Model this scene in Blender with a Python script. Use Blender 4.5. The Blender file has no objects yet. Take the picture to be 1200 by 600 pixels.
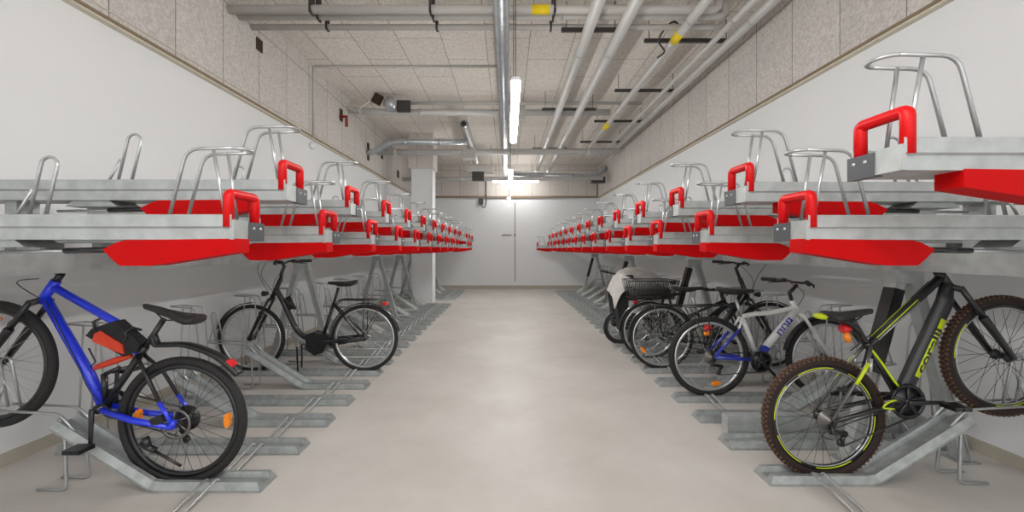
import bpy, bmesh, math, random
from mathutils import Vector, Matrix
PI = math.pi
random.seed(7)
C = bpy.context.scene.collection
F = 466.0; VX = 595.0; VY = 292.5; CH = 1.33      # focal length in px, vanishing point, camera height

# ------------------------------------------------------------------ materials
def nodemat(name):
    m = bpy.data.materials.new(name); m.use_nodes = True
    nt = m.node_tree; b = nt.nodes['Principled BSDF']
    return m, nt, b
def srgb(r, g, b):
    f = lambda c: (c/255/12.92) if c/255 <= .04045 else ((c/255+.055)/1.055)**2.4
    return (f(r), f(g), f(b), 1)
def mat(name, col, rough=.5, metal=0, var=0., scale=20, bump=0., spec=.5, coat=0):
    m, nt, b = nodemat(name)
    b.inputs['Roughness'].default_value = rough; b.inputs['Metallic'].default_value = metal
    b.inputs['Specular IOR Level'].default_value = spec
    b.inputs['Coat Weight'].default_value = coat
    tc = nt.nodes.new('ShaderNodeTexCoord')
    n = nt.nodes.new('ShaderNodeTexNoise'); n.inputs['Scale'].default_value = scale; n.inputs['Detail'].default_value = 3
    nt.links.new(tc.outputs['Object'], n.inputs['Vector'])
    r = nt.nodes.new('ShaderNodeValToRGB')
    r.color_ramp.elements[0].position = .3; r.color_ramp.elements[1].position = .7
    r.color_ramp.elements[0].color = tuple(max(0, c*(1-var)) for c in col[:3])+(1,)
    r.color_ramp.elements[1].color = tuple(min(1, c*(1+var)) for c in col[:3])+(1,)
    nt.links.new(n.outputs['Fac'], r.inputs['Fac']); nt.links.new(r.outputs['Color'], b.inputs['Base Color'])
    if bump:
        bp = nt.nodes.new('ShaderNodeBump'); bp.inputs['Strength'].default_value = bump; bp.inputs['Distance'].default_value = .01
        nt.links.new(n.outputs['Fac'], bp.inputs['Height']); nt.links.new(bp.outputs['Normal'], b.inputs['Normal'])
    return m
def board_mat(name, col, axes, bw, rh, off, shift=(0, 0)):
    """wood-wool board: mottled fibres and thin dark joints; axes picks the two world axes of the board plane"""
    m, nt, b = nodemat(name)
    b.inputs['Roughness'].default_value = .95; b.inputs['Specular IOR Level'].default_value = .1
    g = nt.nodes.new('ShaderNodeNewGeometry'); s = nt.nodes.new('ShaderNodeSeparateXYZ'); c = nt.nodes.new('ShaderNodeCombineXYZ')
    nt.links.new(g.outputs['Position'], s.inputs[0])
    for i in (0, 1):
        a = nt.nodes.new('ShaderNodeMath'); a.operation = 'ADD'; a.inputs[1].default_value = shift[i]
        nt.links.new(s.outputs[axes[i]], a.inputs[0]); nt.links.new(a.outputs[0], c.inputs[i])
    br = nt.nodes.new('ShaderNodeTexBrick'); br.offset = off; br.inputs['Scale'].default_value = 1
    br.inputs['Brick Width'].default_value = bw; br.inputs['Row Height'].default_value = rh
    br.inputs['Mortar Size'].default_value = .0045; br.inputs['Mortar Smooth'].default_value = .1; br.inputs['Bias'].default_value = 0
    br.inputs['Color1'].default_value = tuple(v*.95 for v in col[:3])+(1,); br.inputs['Color2'].default_value = tuple(v*1.04 for v in col[:3])+(1,)
    br.inputs['Mortar'].default_value = tuple(v*.33 for v in col[:3])+(1,)
    nt.links.new(c.outputs[0], br.inputs['Vector'])
    n = nt.nodes.new('ShaderNodeTexNoise'); n.inputs['Scale'].default_value = 38; n.inputs['Detail'].default_value = 6; n.inputs['Roughness'].default_value = .75
    nt.links.new(g.outputs['Position'], n.inputs['Vector'])
    r = nt.nodes.new('ShaderNodeValToRGB'); r.color_ramp.elements[0].position = .36; r.color_ramp.elements[1].position = .62
    r.color_ramp.elements[0].color = (.66, .645, .63, 1); r.color_ramp.elements[1].color = (1.12, 1.12, 1.12, 1)
    nt.links.new(n.outputs['Fac'], r.inputs['Fac'])
    mx = nt.nodes.new('ShaderNodeMix'); mx.data_type = 'RGBA'; mx.blend_type = 'MULTIPLY'; mx.inputs['Factor'].default_value = .75
    nt.links.new(br.outputs['Color'], mx.inputs['A']); nt.links.new(r.outputs['Color'], mx.inputs['B'])
    nt.links.new(mx.outputs['Result'], b.inputs['Base Color'])
    bp = nt.nodes.new('ShaderNodeBump'); bp.inputs['Strength'].default_value = .5; bp.inputs['Distance'].default_value = .01
    nt.links.new(n.outputs['Fac'], bp.inputs['Height']); nt.links.new(bp.outputs['Normal'], b.inputs['Normal'])
    return m
def floor_mat():
    m, nt, b = nodemat('floor_epoxy')
    g = nt.nodes.new('ShaderNodeNewGeometry')
    n = nt.nodes.new('ShaderNodeTexNoise'); n.inputs['Scale'].default_value = 1.3; n.inputs['Detail'].default_value = 8; n.inputs['Roughness'].default_value = .6
    n2 = nt.nodes.new('ShaderNodeTexNoise'); n2.inputs['Scale'].default_value = 9; n2.inputs['Detail'].default_value = 5
    nt.links.new(g.outputs['Position'], n.inputs['Vector']); nt.links.new(g.outputs['Position'], n2.inputs['Vector'])
    r = nt.nodes.new('ShaderNodeValToRGB'); r.color_ramp.elements[0].position = .3; r.color_ramp.elements[1].position = .7
    r.color_ramp.elements[0].color = srgb(182, 177, 171); r.color_ramp.elements[1].color = srgb(200, 196, 191)
    nt.links.new(n.outputs['Fac'], r.inputs['Fac']); nt.links.new(r.outputs['Color'], b.inputs['Base Color'])
    r2 = nt.nodes.new('ShaderNodeMapRange'); r2.inputs['To Min'].default_value = .34; r2.inputs['To Max'].default_value = .56
    nt.links.new(n2.outputs['Fac'], r2.inputs['Value']); nt.links.new(r2.outputs['Result'], b.inputs['Roughness'])
    b.inputs['Specular IOR Level'].default_value = .45
    bp = nt.nodes.new('ShaderNodeBump'); bp.inputs['Strength'].default_value = .12; bp.inputs['Distance'].default_value = .01
    nt.links.new(n2.outputs['Fac'], bp.inputs['Height']); nt.links.new(bp.outputs['Normal'], b.inputs['Normal'])
    return m
def emis(name, col, s):
    m, nt, b = nodemat(name)
    b.inputs['Base Color'].default_value = col; b.inputs['Emission Color'].default_value = col; b.inputs['Emission Strength'].default_value = s
    return m
M = dict(
    wall=mat('white_paint', srgb(229, 230, 231), .7, var=.012, scale=1.5, spec=.3),
    base=mat('baseboard_grey', srgb(176, 170, 156), .6, var=.03),
    floor=floor_mat(),
    ceil=board_mat('ceiling_board', srgb(236, 229, 221), (1, 0), 1.2, .6, .5, (0, .3)),
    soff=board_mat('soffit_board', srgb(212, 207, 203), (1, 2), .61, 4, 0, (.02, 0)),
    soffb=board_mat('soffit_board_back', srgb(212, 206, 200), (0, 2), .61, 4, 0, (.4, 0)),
    galv=mat('galvanised_steel', srgb(180, 184, 183), .4, .4, var=.14, scale=14),
    galv2=mat('galvanised_floor_tray', srgb(168, 173, 172), .42, .6, var=.18, scale=18),
    rod=mat('zinc_rod', srgb(186, 189, 190), .32, .7, var=.06, scale=30),
    red=mat('red_plastic', srgb(206, 4, 10), .42, var=.03, spec=.3),
    redpaint=mat('red_coated_sheet', srgb(188, 1, 4), .5, var=.03, spec=.12),
    cap=mat('dark_grey_plastic', srgb(74, 76, 80), .5, var=.05),
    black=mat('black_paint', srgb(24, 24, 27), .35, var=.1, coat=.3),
    rubber=mat('black_rubber', srgb(34, 33, 33), .75, var=.15, scale=60),
    brown=mat('brown_rubber', srgb(38, 24, 19), .8, var=.25, scale=90), knob=mat('muddy_knobs', srgb(92, 66, 48), .85, var=.4, scale=70), sprocket=mat('sprocket_steel', srgb(120, 118, 114), .35, .7, var=.1),
    saddle=mat('saddle_leather', srgb(40, 38, 38), .5, var=.15, scale=30),
    blue=mat('blue_paint', srgb(24, 52, 222), .28, var=.04, coat=.6),
    white=mat('white_frame_paint', srgb(232, 232, 230), .3, var=.02, coat=.5),
    dblue=mat('deep_blue_paint', srgb(38, 52, 168), .3, var=.05, coat=.5),
    alu=mat('polished_aluminium', srgb(205, 207, 208), .28, .85, var=.05),
    dsteel=mat('dark_steel', srgb(70, 70, 72), .35, .8, var=.15),
    spoke=mat('spoke_steel', srgb(190, 192, 194), .3, .8),
    dspoke=mat('dark_spoke', srgb(60, 60, 62), .35, .6),
    orange=mat('orange_reflector', srgb(250, 140, 20), .25, var=.1, scale=120, coat=.5),
    redlens=mat('red_lens', srgb(220, 30, 34), .25, coat=.5),
    yellow=mat('neon_yellow', srgb(206, 226, 20), .4, var=.03),
    orred=mat('orange_red_fabric', srgb(214, 62, 30), .6, var=.08, scale=60),
    fabric=mat('black_fabric', srgb(34, 34, 36), .85, var=.2, scale=80, bump=.3),
    cover=mat('pale_rain_cover', srgb(192, 190, 186), .75, var=.08, scale=14, bump=.3),
    pvc=mat('grey_pipe', srgb(196, 195, 192), .42, .15, var=.03, scale=6),
    pvcd=mat('dull_grey_pipe', srgb(190, 187, 183), .5, .1, var=.04, scale=6),
    duct=mat('galvanised_duct', srgb(190, 195, 200), .3, .7, var=.12, scale=9),
    rail=mat('dark_rail', srgb(66, 64, 62), .5, .4, var=.1),
    ylabel=mat('yellow_label', srgb(236, 206, 20), .6, var=.03),
    trim=mat('pale_trim', srgb(208, 200, 182), .6, var=.04),
    trimd=mat('brown_joint', srgb(138, 120, 98), .7, var=.1),
    hole=mat('dark_recess', srgb(62, 46, 34), .9, var=.2),
    lampbody=mat('white_lamp_body', srgb(232, 232, 232), .4),
    tube=emis('lamp_tube_glow', (1, .985, .96, 1), 72.0), tubeb=emis('lamp_tube_dim', (1, .985, .96, 1), 42.0),
    joint=mat('dark_joint', srgb(120, 116, 112), .8),
    copper=mat('rust_red_valve', srgb(150, 40, 32), .5),
    foil=mat('foil_insulation', srgb(190, 190, 188), .35, .6, var=.3, scale=30, bump=.6),
)

# ------------------------------------------------------------------ mesh builder
class MB:
    def __init__(s): s.bm = bmesh.new()
    def _add(s, vs, fs, smooth=False, mi=0):
        b = [s.bm.verts.new(v) for v in vs]
        for f in fs:
            try:
                q = s.bm.faces.new([b[i] for i in f]); q.smooth = smooth; q.material_index = mi
            except ValueError: pass
        return s
    def box(s, x0, x1, y0, y1, z0, z1, rot=None, mi=0):
        vs = [Vector((x, y, z)) for x in (x0, x1) for y in (y0, y1) for z in (z0, z1)]
        if rot:
            c = Vector(((x0+x1)/2, (y0+y1)/2, (z0+z1)/2)); vs = [rot @ (v-c)+c for v in vs]
        return s._add(vs, [(0,1,3,2),(4,6,7,5),(0,4,5,1),(2,3,7,6),(0,2,6,4),(1,5,7,3)], mi=mi)
    def tube(s, pts, r, seg=8, closed=False, caps=True, smooth=True, flat=1.0, mi=0):
        """swept round section; r may be a list; flat squashes the section's second axis"""
        P = [Vector(p) for p in pts]; n = len(P)
        R = r if isinstance(r, (list, tuple)) else [r]*n
        T = []
        for i in range(n):
            a = P[(i-1) % n] if (closed or i > 0) else P[i]; b = P[(i+1) % n] if (closed or i < n-1) else P[i]
            T.append((b-a).normalized())
        up = Vector((0, 1, 0)) if abs(T[0].y) < .9 else Vector((1, 0, 0))
        N = (up - T[0]*up.dot(T[0])).normalized(); vs = []
        for i in range(n):
            N = (N - T[i]*N.dot(T[i])).normalized(); B = T[i].cross(N)
            for k in range(seg):
                a = 2*PI*k/seg; vs.append(P[i] + N*(math.cos(a)*R[i]*flat) + B*(math.sin(a)*R[i]))
        fs = []
        for i in range(n if closed else n-1):
            j = (i+1) % n
            for k in range(seg): fs.append((i*seg+k, i*seg+(k+1) % seg, j*seg+(k+1) % seg, j*seg+k))
        if caps and not closed: fs += [tuple(range(seg)), tuple((n-1)*seg+k for k in range(seg))]
        return s._add(vs, fs, smooth, mi)
    def prism(s, poly, y0, y1, mi=0, bevel=0):
        """polygon in x-z extruded along y"""
        n = len(poly)
        vs = [(x, y0, z) for x, z in poly]+[(x, y1, z) for x, z in poly]
        fs = [tuple(range(n)), tuple(range(n, 2*n))]+[(i, (i+1) % n, n+(i+1) % n, n+i) for i in range(n)]
        return s._add(vs, fs, mi=mi)
    def sweep(s, prof, path, ends=(0, 0)):
        """(y, h) profile along an x-z path, mitred"""
        P = [Vector((x, 0, z)) for x, z in path]; n = len(P); m = len(prof); vs = []
        for i in range(n):
            d0 = (P[i]-P[i-1]).normalized() if i else (P[1]-P[0]).normalized()
            d1 = (P[i+1]-P[i]).normalized() if i < n-1 else d0
            t = (d0+d1).normalized(); nn = Vector((-t.z, 0, t.x)); nn = nn if nn.z > 0 else -nn
            sc = 1/max(.3, t.dot(d0))
            for y, h in prof:
                sl = t*(ends[0]*h) if i == 0 else (t*(-ends[1]*h) if i == n-1 else Vector())
                vs.append(P[i]+nn*(h*sc)+Vector((0, y, 0))+sl)
        fs = []
        for i in range(n-1):
            for k in range(m): fs.append((i*m+k, i*m+(k+1) % m, (i+1)*m+(k+1) % m, (i+1)*m+k))
        fs += [tuple(range(m)), tuple((n-1)*m+k for k in range(m))]
        return s._add(vs, fs)
    def loft(s, secs, seg=14, p=2.6, smooth=True):
        """secs: (x, zc, halfwidth, halfheight) rings in the y-z plane"""
        vs = []
        for x, zc, hw, hh in secs:
            for k in range(seg):
                a = 2*PI*k/seg; ca, sa = math.cos(a), math.sin(a)
                vs.append((x, math.copysign(abs(ca)**(2/p), ca)*hw, zc+math.copysign(abs(sa)**(2/p), sa)*hh))
        n = len(secs)
        fs = [(i*seg+k, i*seg+(k+1) % seg, (i+1)*seg+(k+1) % seg, (i+1)*seg+k) for i in range(n-1) for k in range(seg)]
        fs += [tuple(range(seg)), tuple((n-1)*seg+k for k in range(seg))]
        return s._add(vs, fs, smooth)
    def lathe_y(s, c, prof, seg=32, smooth=True):
        """(radius, y) profile spun about the y axis through c"""
        vs = []; n = len(prof)
        for r, y in prof:
            for k in range(seg):
                a = 2*PI*k/seg; vs.append((c[0]+r*math.cos(a), c[1]+y, c[2]+r*math.sin(a)))
        fs = [(i*seg+k, i*seg+(k+1) % seg, (i+1)*seg+(k+1) % seg, (i+1)*seg+k) for i in range(n-1) for k in range(seg)]
        if prof[0][0] > 0: fs.append(tuple(range(seg)))
        if prof[-1][0] > 0: fs.append(tuple((n-1)*seg+k for k in range(seg)))
        return s._add(vs, fs, smooth)
    def ring(s, c, R, prof, seg=48):
        """closed (dr, y) section spun about y at radius R"""
        vs = []; n = len(prof)
        for k in range(seg):
            a = 2*PI*k/seg
            for dr, y in prof: vs.append((c[0]+(R+dr)*math.cos(a), c[1]+y, c[2]+(R+dr)*math.sin(a)))
        fs = [(k*n+i, k*n+(i+1) % n, ((k+1) % seg)*n+(i+1) % n, ((k+1) % seg)*n+i) for k in range(seg) for i in range(n)]
        return s._add(vs, fs, True)
    def arc(s, c, R, a0, a1, prof, seg=24, Rf=None):
        """open (dr, y) section swept about y from angle a0 to a1 (degrees); Rf(t) may vary the radius"""
        vs = []; n = len(prof)
        for k in range(seg+1):
            t = k/seg; a = math.radians(a0+(a1-a0)*t); rr = R if Rf is None else Rf(t)
            for dr, y in prof: vs.append((c[0]+(rr+dr)*math.cos(a), c[1]+y, c[2]+(rr+dr)*math.sin(a)))
        fs = [(k*n+i, k*n+(i+1) % n, (k+1)*n+(i+1) % n, (k+1)*n+i) for k in range(seg) for i in range(n)]
        fs += [tuple(range(n)), tuple(seg*n+i for i in range(n))]
        return s._add(vs, fs, True)
    def build(s, name, material, parent=None):
        bmesh.ops.remove_doubles(s.bm, verts=s.bm.verts, dist=1e-6)
        bmesh.ops.recalc_face_normals(s.bm, faces=s.bm.faces)
        me = bpy.data.meshes.new(name); s.bm.to_mesh(me); s.bm.free()
        for m in (material if isinstance(material, (list, tuple)) else [material]): me.materials.append(m)
        o = bpy.data.objects.new(name, me); C.objects.link(o)
        if parent: o.parent = parent
        return o
def fillet(pts, r, n=4):
    P = [Vector(p) for p in pts]; out = [P[0]]
    for i in range(1, len(P)-1):
        a = P[i-1]-P[i]; b = P[i+1]-P[i]; q = min(r, a.length*.45, b.length*.45)
        s0 = P[i]+a.normalized()*q; s1 = P[i]+b.normalized()*q
        for k in range(n+1):
            t = k/n; out.append(s0*(1-t)**2+P[i]*2*t*(1-t)+s1*t*t)
    out.append(P[-1]); return out
def spline(pts, n=6):
    P = [Vector(p) for p in pts]; out = []
    for i in range(len(P)-1):
        p0 = P[max(i-1, 0)]; p1 = P[i]; p2 = P[i+1]; p3 = P[min(i+2, len(P)-1)]
        for k in range(n):
            t = k/n
            out.append(.5*((2*p1)+(p2-p0)*t+(2*p0-5*p1+4*p2-p3)*t*t+(3*p1-p0-3*p2+p3)*t**3))
    out.append(P[-1]); return out
def tag(o, label, cat, group=None, kind=None):
    o['label'] = label; o['category'] = cat
    if group: o['group'] = group
    if kind: o['kind'] = kind
    return o
def thing(name, label, cat, loc=(0, 0, 0), rz=0, group=None):
    o = bpy.data.objects.new(name, None); C.objects.link(o); o.empty_display_size = .1
    o.location = loc; o.rotation_euler = (0, 0, rz)
    return tag(o, label, cat, group)
def struct(name, mb, m):
    o = mb.build(name, m); o['kind'] = 'structure'; return o
def dup(root, loc):
    r = root.copy(); C.objects.link(r); r.location = loc
    for ch in list(root.children):
        c = ch.copy(); C.objects.link(c); c.parent = r
        for g in list(ch.children):
            d = g.copy(); C.objects.link(d); d.parent = c
    return r
def text_mesh(body, size, name, m, parent, mw, ext=.0006, sx=1.0):
    cu = bpy.data.curves.new(name, 'FONT'); cu.body = body; cu.size = size; cu.extrude = ext; cu.align_x = 'CENTER'; cu.align_y = 'CENTER'
    cu.offset = size*.03
    t = bpy.data.objects.new(name+'_tmp', cu); C.objects.link(t)
    bpy.context.view_layer.update()
    me = bpy.data.meshes.new_from_object(t.evaluated_get(bpy.context.evaluated_depsgraph_get()))
    bpy.data.objects.remove(t); bpy.data.curves.remove(cu)
    me.transform(mw @ Matrix.Diagonal((sx, 1, 1, 1))); me.materials.clear(); me.materials.append(m)
    me.name = name
    o = bpy.data.objects.new(name, me); C.objects.link(o); o.parent = parent
    return o
ORD = ['first','second','third','fourth','fifth','sixth','seventh','eighth','ninth','tenth','eleventh','twelfth','thirteenth','fourteenth',
       'fifteenth','sixteenth','seventeenth','eighteenth','nineteenth','twentieth','twenty-first','twenty-second','twenty-third','twenty-fourth',
       'twenty-fifth','twenty-sixth','twenty-seventh','twenty-eighth']

# ------------------------------------------------------------------ the room
XW = 3.10; XS = 3.04; YB = 13.45; Y0 = -3.0; ZC = 4.2; ZS = 3.09
struct('floor', MB().box(-XW-.3, XW+.3, Y0, YB+.3, -.2, 0), M['floor'])
struct('ceiling', MB().box(-XW-.3, XW+.3, Y0, YB+.3, ZC, ZC+.2), M['ceil'])
struct('wall_left', MB().box(-XW-.2, -XW, Y0, YB+.2, 0, ZC), M['wall'])
struct('wall_right', MB().box(XW, XW+.2, Y0, YB+.2, 0, ZC), M['wall'])
wb = struct('wall_back', MB().box(-XW, XW, YB, YB+.2, 0, ZC), M['wall'])
MB().box(.235, .26, YB-.004, YB, .25, ZS-.18).build('wall_joint', M['joint'], wb)
struct('trim_1', MB().box(-XW, -XS, Y0, YB, ZS, ZC), M['soff'])
struct('trim_2', MB().box(XS, XW, Y0, YB, ZS, ZC), M['soff'])
struct('trim_3', MB().box(-XS, XS, YB-.06, YB, ZS, ZC), M['soffb'])
struct('trim_4', MB().box(-XS-.006, -XS+.008, Y0, YB-.06, ZS-.012, ZS+.01), M['trimd'])
struct('trim_5', MB().box(XS-.008, XS+.006, Y0, YB-.06, ZS-.012, ZS+.01), M['trimd'])
struct('trim_6', MB().box(-XW, -XS-.006, Y0, YB-.06, ZS-.03, ZS), M['trim'])
struct('trim_7', MB().box(XS+.006, XW, Y0, YB-.06, ZS-.03, ZS), M['trim'])
struct('trim_8', MB().box(-XS, XS, YB-.075, YB-.06, ZS-.02, ZS+.045), M['trimd'])
struct('trim_9', MB().box(XS-.05, XS, YB-.075, YB-.06, ZS+.045, ZC-.3), M['trimd'])
struct('trim_10', MB().box(-XS+.012, -XS+.001, Y0, YB-.06, ZS+.05, ZS+.056), M['trim'])
struct('baseboard_back', MB().box(-XW, XW, YB-.02, YB, 0, .12), M['base'])
struct('baseboard_left', MB().box(-XW, -XW+.015, Y0, YB-.02, 0, .08), M['base'])
struct('baseboard_right', MB().box(XW-.015, XW, Y0, YB-.02, 0, .08), M['base'])
# column on the left with a boxed head
cx0, cx1, cy0, cy1 = -2.38, -1.87, 9.82, 10.28
col = MB().box(cx0, cx1, cy0, cy1, 0, 3.33).build('wall_column', M['wall']); col['kind'] = 'structure'
MB().box(cx0-.06, cx1+.04, cy0-.05, cy1+.05, 3.33, ZC).build('column_head', M['soffb'], col)
MB().box(cx1-.004, cx1+.012, cy0-.012, cy0+.03, 0, 3.33).build('corner_guard', M['lampbody'], col)
MB().box(cx1+.03, cx1+.06, cy0-.06, cy0-.0, 3.3, ZC).build('head_guard', M['lampbody'], col)

# ------------------------------------------------------------------ lamps
def batten(x, y, z, L, label, along='y', tm='tube'):
    t = thing('batten_lamp', label, 'lamp', (x, y, z), 0 if along == 'y' else PI/2, 'batten lamps hanging over the aisle' if along == 'y' else None)
    MB().box(-.024, .024, -L/2, L/2, .012, .035).build('lamp_body', M['lampbody'], t)
    sec = [(-.033, .012), (-.032, -.026), (0, -.042), (.032, -.026), (.033, .012)]
    b = MB(); vs = [(u, yy, w) for yy in (-L/2, L/2) for u, w in sec]
    b._add(vs, [(i, i+1, 6+i, 5+i) for i in range(4)]+[(0, 1, 2, 3, 4), (5, 6, 7, 8, 9), (0, 4, 9, 5)], True)
    b.build('diffuser', M[tm], t)
    for s in (-1, 1):
        MB().box(-.026, .026, s*L/2-.012, s*L/2+.012, .008, .036).build('end_cap', M['lampbody'], t)
        MB().tube([(0, s*L*.36, .03), (0, s*L*.36, ZC-z)], .0035, 5).build('suspension_wire', M['rail'], t)
    return t
batten(.06, 3.6, 2.53, 1.5, 'white tube lamp hanging over the aisle, largest and nearest of the three in line')
batten(.045, 6.78, 2.53, 1.5, 'white tube lamp hanging over the aisle, middle one of the three in line')
batten(.03, 9.95, 2.53, 1.5, 'white tube lamp hanging over the aisle, smallest and farthest of the three in line')
batten(.06, .45, 2.53, 1.5, 'white tube lamp hanging over the aisle just above and beyond the top frame edge')
batten(.25, 12.7, 3.52, 1.45, 'white tube lamp mounted crosswise near the back wall soffit', 'x', 'tubeb')

# ------------------------------------------------------------------ ceiling services
def pipe(name, pts, r, m, label, cat='pipe', group=None, seg=14, collars=(), fil=.12):
    t = thing(name, label, cat, pts[0], 0, group)
    o = Vector(pts[0]); P = [Vector(p)-o for p in pts]
    MB().tube(fillet(P, fil, 5) if len(P) > 2 else P, r, seg).build('pipe_run', m, t)
    for c in collars:                              # c = point index fraction along the first segment
        i, f = int(c), c-int(c); a, b = P[i], P[i+1]; d = (b-a).normalized(); q = a+(b-a)*f
        MB().tube([q-d*.03, q+d*.03], r*1.1, seg).build('pipe_collar', m, t)
    return t
# spiral duct down the middle
t = thing('spiral_duct', 'long galvanised spiral duct running down the middle of the ceiling', 'duct', (-.065, 2.0, 3.8))
MB().tube([(0, 0, 0), (0, 11.35, -.01)], .08, 20).build('duct_tube', M['duct'], t)
b = MB()
for k in range(110):
    y = .05+k*.1
    for a0 in range(0, 12):
        a, a2 = 2*PI*a0/12, 2*PI*(a0+1)/12
        q = lambda a, f, r: (math.cos(a)*r, y+f*.1, math.sin(a)*r)
        b._add([q(a, a0/12, .079), q(a2, (a0+1)/12, .079), q(a2, (a0+1)/12+.06, .084), q(a, a0/12+.06, .084)], [(0, 1, 2, 3)])
b.build('spiral_seam', M['duct'], t)
for y in (5.4, 9.2):
    MB().tube([(0, y-.05, 0), (0, y+.05, 0)], .09, 20).build('duct_coupling', M['duct'], t)
    MB().box(-.004, .004, y-.01, y+.01, .08, .4).build('duct_hanger', M['rail'], t)
# five pipes running lengthwise on the right half
lw = 'lengthwise grey pipes under the ceiling'
PX = [(.90, 3.78, .062, 13.4, 'thick grey pipe running lengthwise, nearest the lamps'),
      (1.27, 3.78, .062, 13.4, 'thick grey pipe running lengthwise, second one right of the lamps'),
      (2.02, 3.86, .05, 13.4, 'grey pipe running lengthwise with yellow labels, third one right of the lamps'),
      (2.50, 3.86, .035, 13.4, 'thin grey pipe running lengthwise beside the outermost pipe'),
      (2.70, 3.86, .05, 13.4, 'grey pipe running lengthwise, outermost beside the right soffit')]
for x, z, r, y1, lb in PX:
    pipe('ceiling_pipe', [(x, 1.6, z), (x, 12.7 if x < 2 else 10.8, z)], r, M['pvc'], lb, group=lw, collars=(.3, .62))
def label_plate(p, r, L, lb):
    t = MB().tube([(-0, -L/2, 0), (0, L/2, 0)], r+.004, 14).build('pipe_label', M['ylabel']); t.location = p
    return tag(t, lb, 'label', 'yellow pipe labels')
label_plate((2.02, 4.72, 3.86), .05, .2, 'yellow label wrapped on lengthwise grey pipe near the dark rail')
label_plate((2.02, 8.1, 3.86), .05, .35, 'yellow label wrapped on lengthwise grey pipe, the farther one')
t = label_plate((.39, 4.34, 3.95), .046, .26, 'yellow label wrapped on the nearest crosswise pipe beside the spiral duct'); t.rotation_euler = (0, 0, PI/2)
# hanger rails
for x0, x1, y, z, lb in ((.62, 1.3, 4.6, 3.87, 'dark hanger rail over the two thick pipes, nearest one'),
                     (.62, 1.6, 7.2, 3.87, 'dark hanger rail over the two thick pipes, middle one'),
                     (.62, 1.5, 10.0, 3.87, 'dark hanger rail over the two thick pipes, farthest one'),
                     (1.7, 2.78, 4.95, 3.93, 'dark hanger rail over the three outer pipes, nearest one'),
                     (1.75, 2.76, 6.5, 3.93, 'dark hanger rail over the three outer pipes, second one'),
                     (1.75, 2.76, 8.05, 3.93, 'dark hanger rail over the three outer pipes, third one'),
                     (1.75, 2.76, 9.6, 3.93, 'dark hanger rail over the three outer pipes, farthest one')):
    t = thing('hanger_rail', lb, 'rail', (x0, y, z), 0, 'hanger rails under the ceiling')
    MB().box(0, x1-x0, -.02, .02, -.02, .02).build('rail_bar', M['rail'], t)
    for q in (.06, x1-x0-.06): MB().tube([(q, 0, .02), (q, 0, ZC-z)], .005, 6).build('threaded_rod', M['rail'], t)
# cable loop near the first outer rail
t = MB().tube(spline([(2.15, 4.86, 3.97), (2.02, 4.8, 4.08), (1.9, 4.8, 4.0), (1.86, 4.9, 3.9), (1.95, 4.95, 3.8), (1.88, 5.0, 3.74)]), .012, 6).build('cable_loop', M['rail'])
tag(t, 'black cable loop hanging at the nearest outer hanger rail', 'cable')
# three crosswise pipes near the front
for y, r, xr, z, lb in ((4.34, .046, 2.3, 3.95, 'nearest and thickest'), (4.5, .042, 2.46, 3.97, 'middle'), (4.72, .034, 2.55, 3.97, 'farthest and thinnest')):
    t = pipe('crosswise_pipe', [(-XS, y, z), (xr, y, z), (xr, y, ZC-.003)], r, M['pvcd'], 'grey crosswise pipe from the left soffit, %s of the three in front' % lb,
             group='front crosswise pipes', collars=(.66,), fil=.07)
    for q in (.9, 2.2, 3.55):
        MB().box(q-.012, q+.012, -r-.004, r+.004, -r-.004, ZC-z).build('pipe_clamp', M['rail'], t)
# thin conduit on ceiling and soffit, little sensor below
pipe('conduit', [(-XS+.015, 6.2, 3.08), (-XS+.015, 6.2, ZC-.02), (-.14, 6.2, ZC-.02)], .017, M['pvcd'], 'thin conduit crossing the ceiling and dropping down the left soffit', 'conduit', fil=.03)
b = MB(); b.loft([(0, 0, .05, .05), (.03, 0, .05, .05), (.06, 0, .035, .035), (.075, 0, .01, .01)], 14, 2)
t = b.build('ceiling_sensor', M['lampbody']); t.location = (-XW+.005, 6.25, 2.96); tag(t, 'small white dome sensor under the left soffit trim', 'sensor')
# crosswise duct pair d 7.6
t = pipe('crosswise_duct', [(-XS, 7.6, 3.99), (-2.3, 7.6, 3.95), (1.95, 7.6, 3.95)], .062, M['pvc'], 'grey crosswise duct crossing behind the nearest lamp', 'duct', 'middle crosswise ducts', collars=(.3, 1.15, 1.6))
MB().box(3.25, 3.37, -.08, .08, -.2, .14).build('duct_flange', M['pvcd'], t)
t = pipe('crosswise_pipe', [(-2.2, 7.42, 4.06), (2.5, 7.42, 4.06)], .03, M['pvcd'], 'thin crosswise pipe just above the middle crosswise duct', group='middle crosswise pipes')
t = thing('valve_unit', 'grey ventilation valve with rusty bracket on the ceiling by the left soffit', 'valve', (-2.15, 7.3, 4.0))
MB().lathe_y((0, 0, 0), [(.12, -.08), (.12, .06), (.08, .1), (.08, .16)], 20).build('valve_body', M['duct'], t)
MB().box(-.32, -.16, -.04, .03, .0, .18, Matrix.Rotation(.5, 3, 'Y')).build('valve_bracket', M['hole'], t)
MB().box(.12, .36, -.04, .04, -.14, .06).build('valve_motor', M['rail'], t)
MB().tube(spline([(-.3, 0, .1), (-.5, -.05, -.05), (-.62, .0, -.12), (-.8, 0, -.06)]), .02, 7).build('valve_pipe', M['pvcd'], t)
def recess(y, z, w, h, lb, side=-1, slant=.0):
    t = MB().prism([(-w/2, -h/2), (w/2, -h/2+slant), (w/2, h/2), (-w/2, h/2-slant)], -.006, .006).build('wall_opening', M['hole'])
    t.location = (side*(XS-.004), y, z); t.rotation_euler = (0, 0, PI/2)
    return tag(t, lb, 'opening', 'dark openings in the left soffit')
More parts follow.
